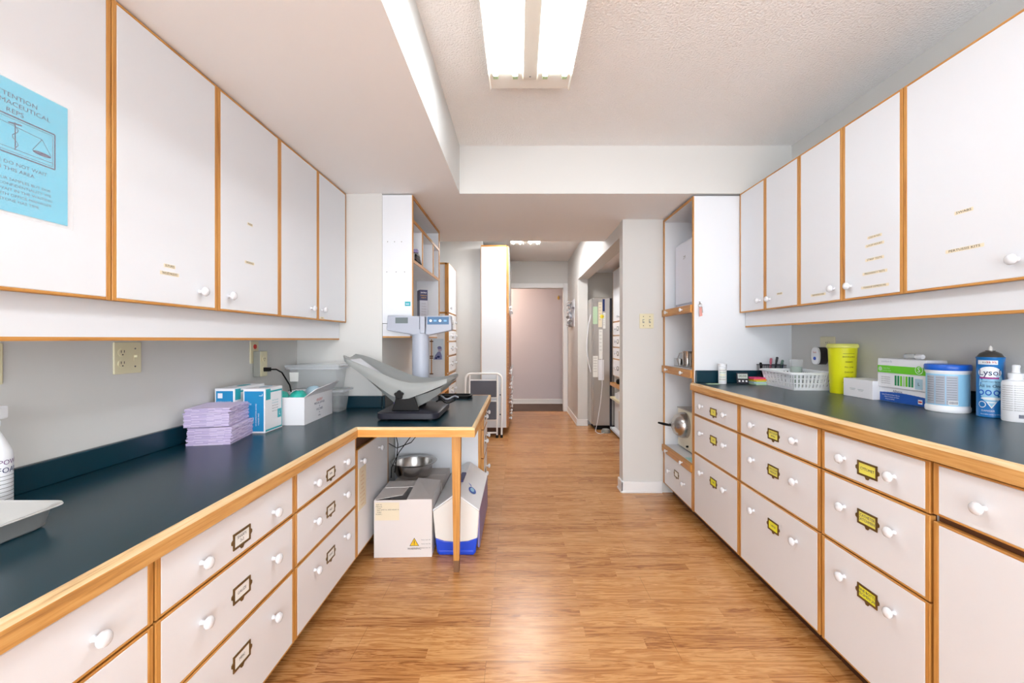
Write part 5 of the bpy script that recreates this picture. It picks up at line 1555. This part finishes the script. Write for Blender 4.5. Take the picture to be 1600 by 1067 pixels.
# tall white cabinet in the hall
tl = (-0.29, 6.3, 0)
t = thing('hall_cabinet', 'full height white cabinet with oak edges and grain fronted drawers lining the hall', 'cabinet', tl)
hx1 = -0.12
MB(tl).box(-0.462, hx1 - 0.019, 5.42, 7.22, 0.10, 2.37, LAM).build('carcase', t)
MB(tl).box(-0.462, hx1 - 0.08, 5.47, 7.22, 0, 0.10, DARKWOOD).build('toe_kick', t)
mb = MB(tl)
mb.box(-0.465, hx1 - 0.0185, 5.416, 5.4195, 2.352, 2.372, OX); mb.box(-0.466, -0.4605, 5.416, 5.4195, 0.1, 2.37, OZ); mb.box(hx1 - 0.030, hx1 - 0.019, 5.416, 5.4195, 0.1, 2.37, OZ)
mb.build('oak_trim', t)
for i in range(3):
    ya, yb = 5.42 + 0.6 * i, 6.018 + 0.6 * i
    o = slab(tl, hx1, 1, ya, yb, 1.53, 2.36, LAM, ev=0.02).build('door', t); knob(o, tl, hx1, ya + 0.08, 1.60, 1, 1.3)
    mb = MB(tl).box(hx1 - 0.018, hx1, ya, yb, 0.86, 1.525, TAMB)
    mb.build('tambour_door', t)
    for z0, z1 in ((0.68, 0.855), (0.50, 0.675), (0.30, 0.495), (0.105, 0.295)):
        o = MB(tl).box(hx1 - 0.018, hx1, ya, yb, z0, z1, TAMB).build('drawer', t)
        for ky in (ya + 0.12, yb - 0.12): knob(o, tl, hx1, ky, (z0 + z1) / 2, 1, 1.3)
# folded step stool
c = (-0.43, 5.33, 0)
t = thing('step_stool', 'folded white tube step stool with two grey treads leaning on the hall cabinet', 'step stool', c)
def archpts(x0, x1, zt, y0, y1, r, z0=0.0):
    pts = [(x0, y0, z0)]
    f = lambda z: y0 + (y1 - y0) * z / zt
    for i in range(7):
        a = R(180 - 90 * i / 6); z = zt - r + r * math.sin(a); pts.append((x0 + r + r * math.cos(a), f(z), z))
    for i in range(7):
        a = R(90 - 90 * i / 6); z = zt - r + r * math.sin(a); pts.append((x1 - r + r * math.cos(a), f(z), z))
    pts.append((x1, y0, z0))
    return pts
MB(c).tube(archpts(-0.655, -0.205, 0.775, 5.31, 5.395, 0.07), 0.0125, WHITETUBE, 10).build('tube_frame', t, smooth=True)
for z0, z1, yy in ((0.475, 0.705, 5.345), (0.205, 0.450, 5.315)):
    M = Matrix.Translation((0, yy, z0)) @ Matrix.Rotation(R(-5), 4, 'X')
    mb = MB(c); mb.M = M
    mb.rings([[(p[0], 0.0, p[1]) for p in rrect(0.185, (z1 - z0) / 2, 0.03, 0, cx=-0.43, cy=(z1 - z0) / 2)], [(p[0], 0.02, p[1]) for p in rrect(0.185, (z1 - z0) / 2, 0.03, 0, cx=-0.43, cy=(z1 - z0) / 2)]], WHITETUBE)
    tr = mb.build('tread', t)
    mb = MB(c); mb.M = M
    mb.rings([[(p[0], -0.003, p[1]) for p in rrect(0.170, (z1 - z0) / 2 - 0.014, 0.022, 0, cx=-0.43, cy=(z1 - z0) / 2)], [(p[0], 0.0, p[1]) for p in rrect(0.170, (z1 - z0) / 2 - 0.014, 0.022, 0, cx=-0.43, cy=(z1 - z0) / 2)]], STEPG)
    mb.build('tread_pad', tr)
mb = MB(c)
for xq in (-0.60, -0.26): mb.tube([(xq, 5.36, 0.76), (xq, 5.30, 0.02)], 0.010, WHITETUBE, 8)
mb.tube([(-0.60, 5.305, 0.06), (-0.26, 5.305, 0.06)], 0.010, WHITETUBE, 8)
mb.build('rear_legs', t, smooth=True)
for xq in (-0.655, -0.205, -0.60, -0.26):
    MB(c).lathe([(0.017, 0), (0.017, 0.035)], (xq, 5.312 if abs(xq + .43) > .2 else 5.30, 0), BLACK, 10).build('rubber_foot', t, smooth=True, ang=40)
mb = MB(c)
for xq in (-0.222, -0.638):
    for zq in (0.52, 0.28): mb.lathe([(0.008, 0), (0.008, -0.01)], (xq, 5.33, zq), BLACK, 8, axis='y')
mb.build('pivot_bolts', t)

# ------------------------------------------------------------------ fridge alcove
c = (1.12, 5.95, 0)
t = thing('fridge', 'stainless steel fridge with papers on its side in the alcove off the hall', 'fridge', c)
MB(c).box(0.99, 1.62, 5.75, 6.13, 0.06, 1.75, STEELD, sides={'-y': STEELD}).build('body', t, bevel=0.006)
MB(c).box(1.205, 1.232, 5.735, 5.7495, 0.05, 1.74, GREYD).build('side_trim', t)
MB(c).box(1.02, 1.60, 5.78, 6.10, 0, 0.06, BLACK).build('base', t)
MB(c).box(0.955 + 0.012, 0.989, 5.755, 6.12, 0.08, 1.74, STEELD).build('door', t, bevel=0.004)
MB(c).tube([(0.966, 5.80, 1.53), (0.935, 5.80, 1.40), (0.915, 5.80, 1.20), (0.913, 5.80, 1.05), (0.935, 5.80, 0.88), (0.966, 5.80, 0.76)], 0.008, WHITEP, 8).build('handle', t, smooth=True)
for i, (x0, x1, z0, z1, m, nm, lb) in enumerate([(0.985, 1.045, 1.40, 1.63, PALEGREEN, 'paper_notice', 'pale green sheet at the top edge of the fridge side'),
    (1.055, 1.105, 1.36, 1.69, CREAMC, 'paper_notice', 'cream calendar sheet near the top of the fridge side'), (1.062, 1.112, 0.94, 1.33, CARDW, 'paper_notice', 'tall white list in the middle of the fridge side'),
    (0.985, 1.050, 0.70, 0.98, CARDW, 'paper_notice', 'white sheet hanging lowest by the fridge handle'), (1.055, 1.130, 0.66, 0.93, BOXW, 'paper_notice', 'bluish white page below the tall list on the fridge'),
    (1.115, 1.150, 1.34, 1.55, CARDW, 'paper_notice', 'narrow white strip under the navy magnet on the fridge'), (1.112, 1.140, 1.57, 1.73, INKB, 'fridge_magnet', 'navy patterned magnet strip at the top of the fridge side')]):
    q = (x0, 5.745, z0)
    mb = MB(q).box(x0, x1, 5.7465, 5.7490, z0, z1, m)
    if m is CARDW or m is CREAMC:
        for j in range(6): mb.box(x0 + 0.008, x1 - 0.012, 5.7458, 5.7464, z1 - 0.03 - j * (z1 - z0) / 8, z1 - 0.027 - j * (z1 - z0) / 8, INKG)
    tag(mb.build(nm, loc=q), lb + ', papers by the hall', 'paper' if nm[0] == 'p' else 'magnet')
q = (1.105, 5.744, 1.50)
mb = MB(q)
for k in range(6):
    a = k * math.pi / 3; mb.lathe([(0.012, 0), (0.010, -0.003)], (1.105 + 0.016 * math.cos(a), 5.7455, 1.50 + 0.016 * math.sin(a)), CARDY, 10, axis='y')
mb.lathe([(0.009, 0), (0.008, -0.005)], (1.105, 5.7455, 1.50), ORANGE, 10, axis='y')
tag(mb.build('flower_magnet', loc=q), 'yellow flower magnet among the papers on the fridge side', 'magnet')
q = (1.12, 5.6, 0)
mb = MB(q)
mb.tube([(1.10, 5.738, 1.0), (1.105, 5.738, 0.6), (1.08, 5.735, 0.35), (1.04, 5.725, 0.12), (1.0, 5.65, 0.006), (1.01, 5.54, 0.006), (1.04, 5.50, 0.006), (1.09, 5.53, 0.012)], 0.004, WHITEP, 6)
tag(mb.build('phone_cord', smooth=True, loc=q), 'white cord trailing down the fridge side onto the floor', 'cord')
q = (1.125, 5.60, 0)
tag(MB().lathe([(0.06, 0), (0.06, 0.02), (0.045, 0.045), (0.0, 0.05)], (0, 0, 0), GREYBOX, 20).build('foot_pedal', loc=q, smooth=True, ang=40), 'round grey foot pedal on the floor in front of the fridge', 'pedal')
# cabinet beside the fridge
tl = (1.5, 5.3, 0)
t = thing('alcove_cabinet', 'white alcove cabinet with doors, four small drawers and oak shelf near the fridge', 'cabinet', tl)
ax = 1.237
MB(tl).box(ax + 0.019, 1.60, 4.90, 5.70, 0.72, 2.09, LAMW).build('carcase', t)
for ya, yb in ((4.90, 5.30), (5.302, 5.70)):
    o = slab(tl, ax, -1, ya, yb - 0.002, 1.425, 2.088, LAM, ev=0.014).build('door', t); knob(o, tl, ax, yb - 0.06 if ya < 5 else ya + 0.06, 1.48, -1)
for z0, z1 in ((1.25, 1.418), (1.10, 1.245), (0.95, 1.095), (0.73, 0.945)):
    o = slab(tl, ax, -1, 4.90, 5.70, z0, z1, LAMW, ev=0.012).build('drawer', t)
    for ky in (5.10, 5.50): knob(o, tl, ax, ky, (z0 + z1) / 2, -1)
    holder(o, tl, ax, -1, 5.42, (z0 + z1) / 2, ['  '], CARDW, INK)
MB(tl).box(1.20, 1.60, 4.90, 5.70, 0.60, 0.64, OY).build('shelf', t)
MB(tl).box(1.20, 1.60, 4.90, 5.70, 0.43, 0.455, IVORY).build('shelf', t)
for ya in (4.90, 5.68): MB(tl).box(1.26, 1.60, ya, ya + 0.02, 0.0, 0.718, LAM).build('side_panel', t)
MB(tl).box(1.26, 1.60, 4.921, 5.679, 0.06, 0.43, LAM).box(1.262, 1.259, 5.36, 5.46, 0.06, 0.30, mat('tan_sheet', (206, 180, 156), 0.7)).build('lower_panel', t)
MB(tl).box(1.20, 1.30, 4.90, 5.70, 0.03, 0.055, LAM).build('plinth_board', t)
q = (1.27, 5.42, 0.6405)
t = thing('camera_case', 'small black and blue rounded device on the oak shelf by the fridge', 'device', q)
MB().lathe([(0.035, 0), (0.05, 0.01), (0.055, 0.035), (0.045, 0.06), (0.0, 0.07)], (0, 0, 0), BLACK, 20).build('body', t, smooth=True, ang=50)
MB().lathe([(0.025, -0.05), (0.02, -0.06), (0, -0.062)], (0, 0, 0.036), BLUEP, 16, axis='y').build('face', t, smooth=True)
for i, yy in enumerate((5.32, 5.40, 5.49)):
    q = (1.29, yy, 0.4555)
    tag(MB(q).box(1.23, 1.33, yy - 0.03, yy + 0.03, 0.4555, 0.56 - 0.02 * i, BOXW).build('small_carton', bevel=0.002, loc=q), ['tallest small white carton on the cream shelf by the fridge', 'middle sized white carton on the cream shelf by the fridge', 'shortest white carton on the cream shelf, next to the fridge'][i], 'box')

# wall thing in the hall: clear holder stuffed with pale gloves
q = (0.795, 6.60, 1.59)
t = thing('glove_dispenser', 'clear wall pouch of crumpled pale gloves on the hall wall', 'dispenser', q)
mb = MB()
for i in range(22):
    rr = random.Random(i)
    blob(mb, (-0.012 + rr.uniform(-.02, .012), rr.uniform(-.2, .2), -0.19 + 0.0175 * i), 0.03, 0.05 + rr.uniform(0, .06), 0.014 + rr.uniform(0, .012), [STEEL, WHITEP, CLEARD, LABELG][i % 4], i, 7, 5)
mb.build('gloves', t, smooth=False)
MB().box(0.022, 0.029, -0.22, 0.22, -0.2, 0.2, WHITEP).build('back_plate', t)
# brass hook on the end wall
q = (0.745, 8.085, 1.97)
t = thing('wall_hook', 'small brass hook plate on the wall past the hall doorway', 'hook', q)
MB().prism([(-0.02 * math.cos(a) , 0.035 * math.sin(a)) for a in [i * math.pi / 8 for i in range(16)]], 'y', -0.006, 0.004, GOLD).build('plate', t)
MB().tube([(0, -0.005, 0.03), (0, -0.03, 0.035), (0, -0.035, 0.0), (0, -0.05, -0.04), (0, -0.06, -0.02)], 0.006, GOLD, 8).build('hook', t, smooth=True)
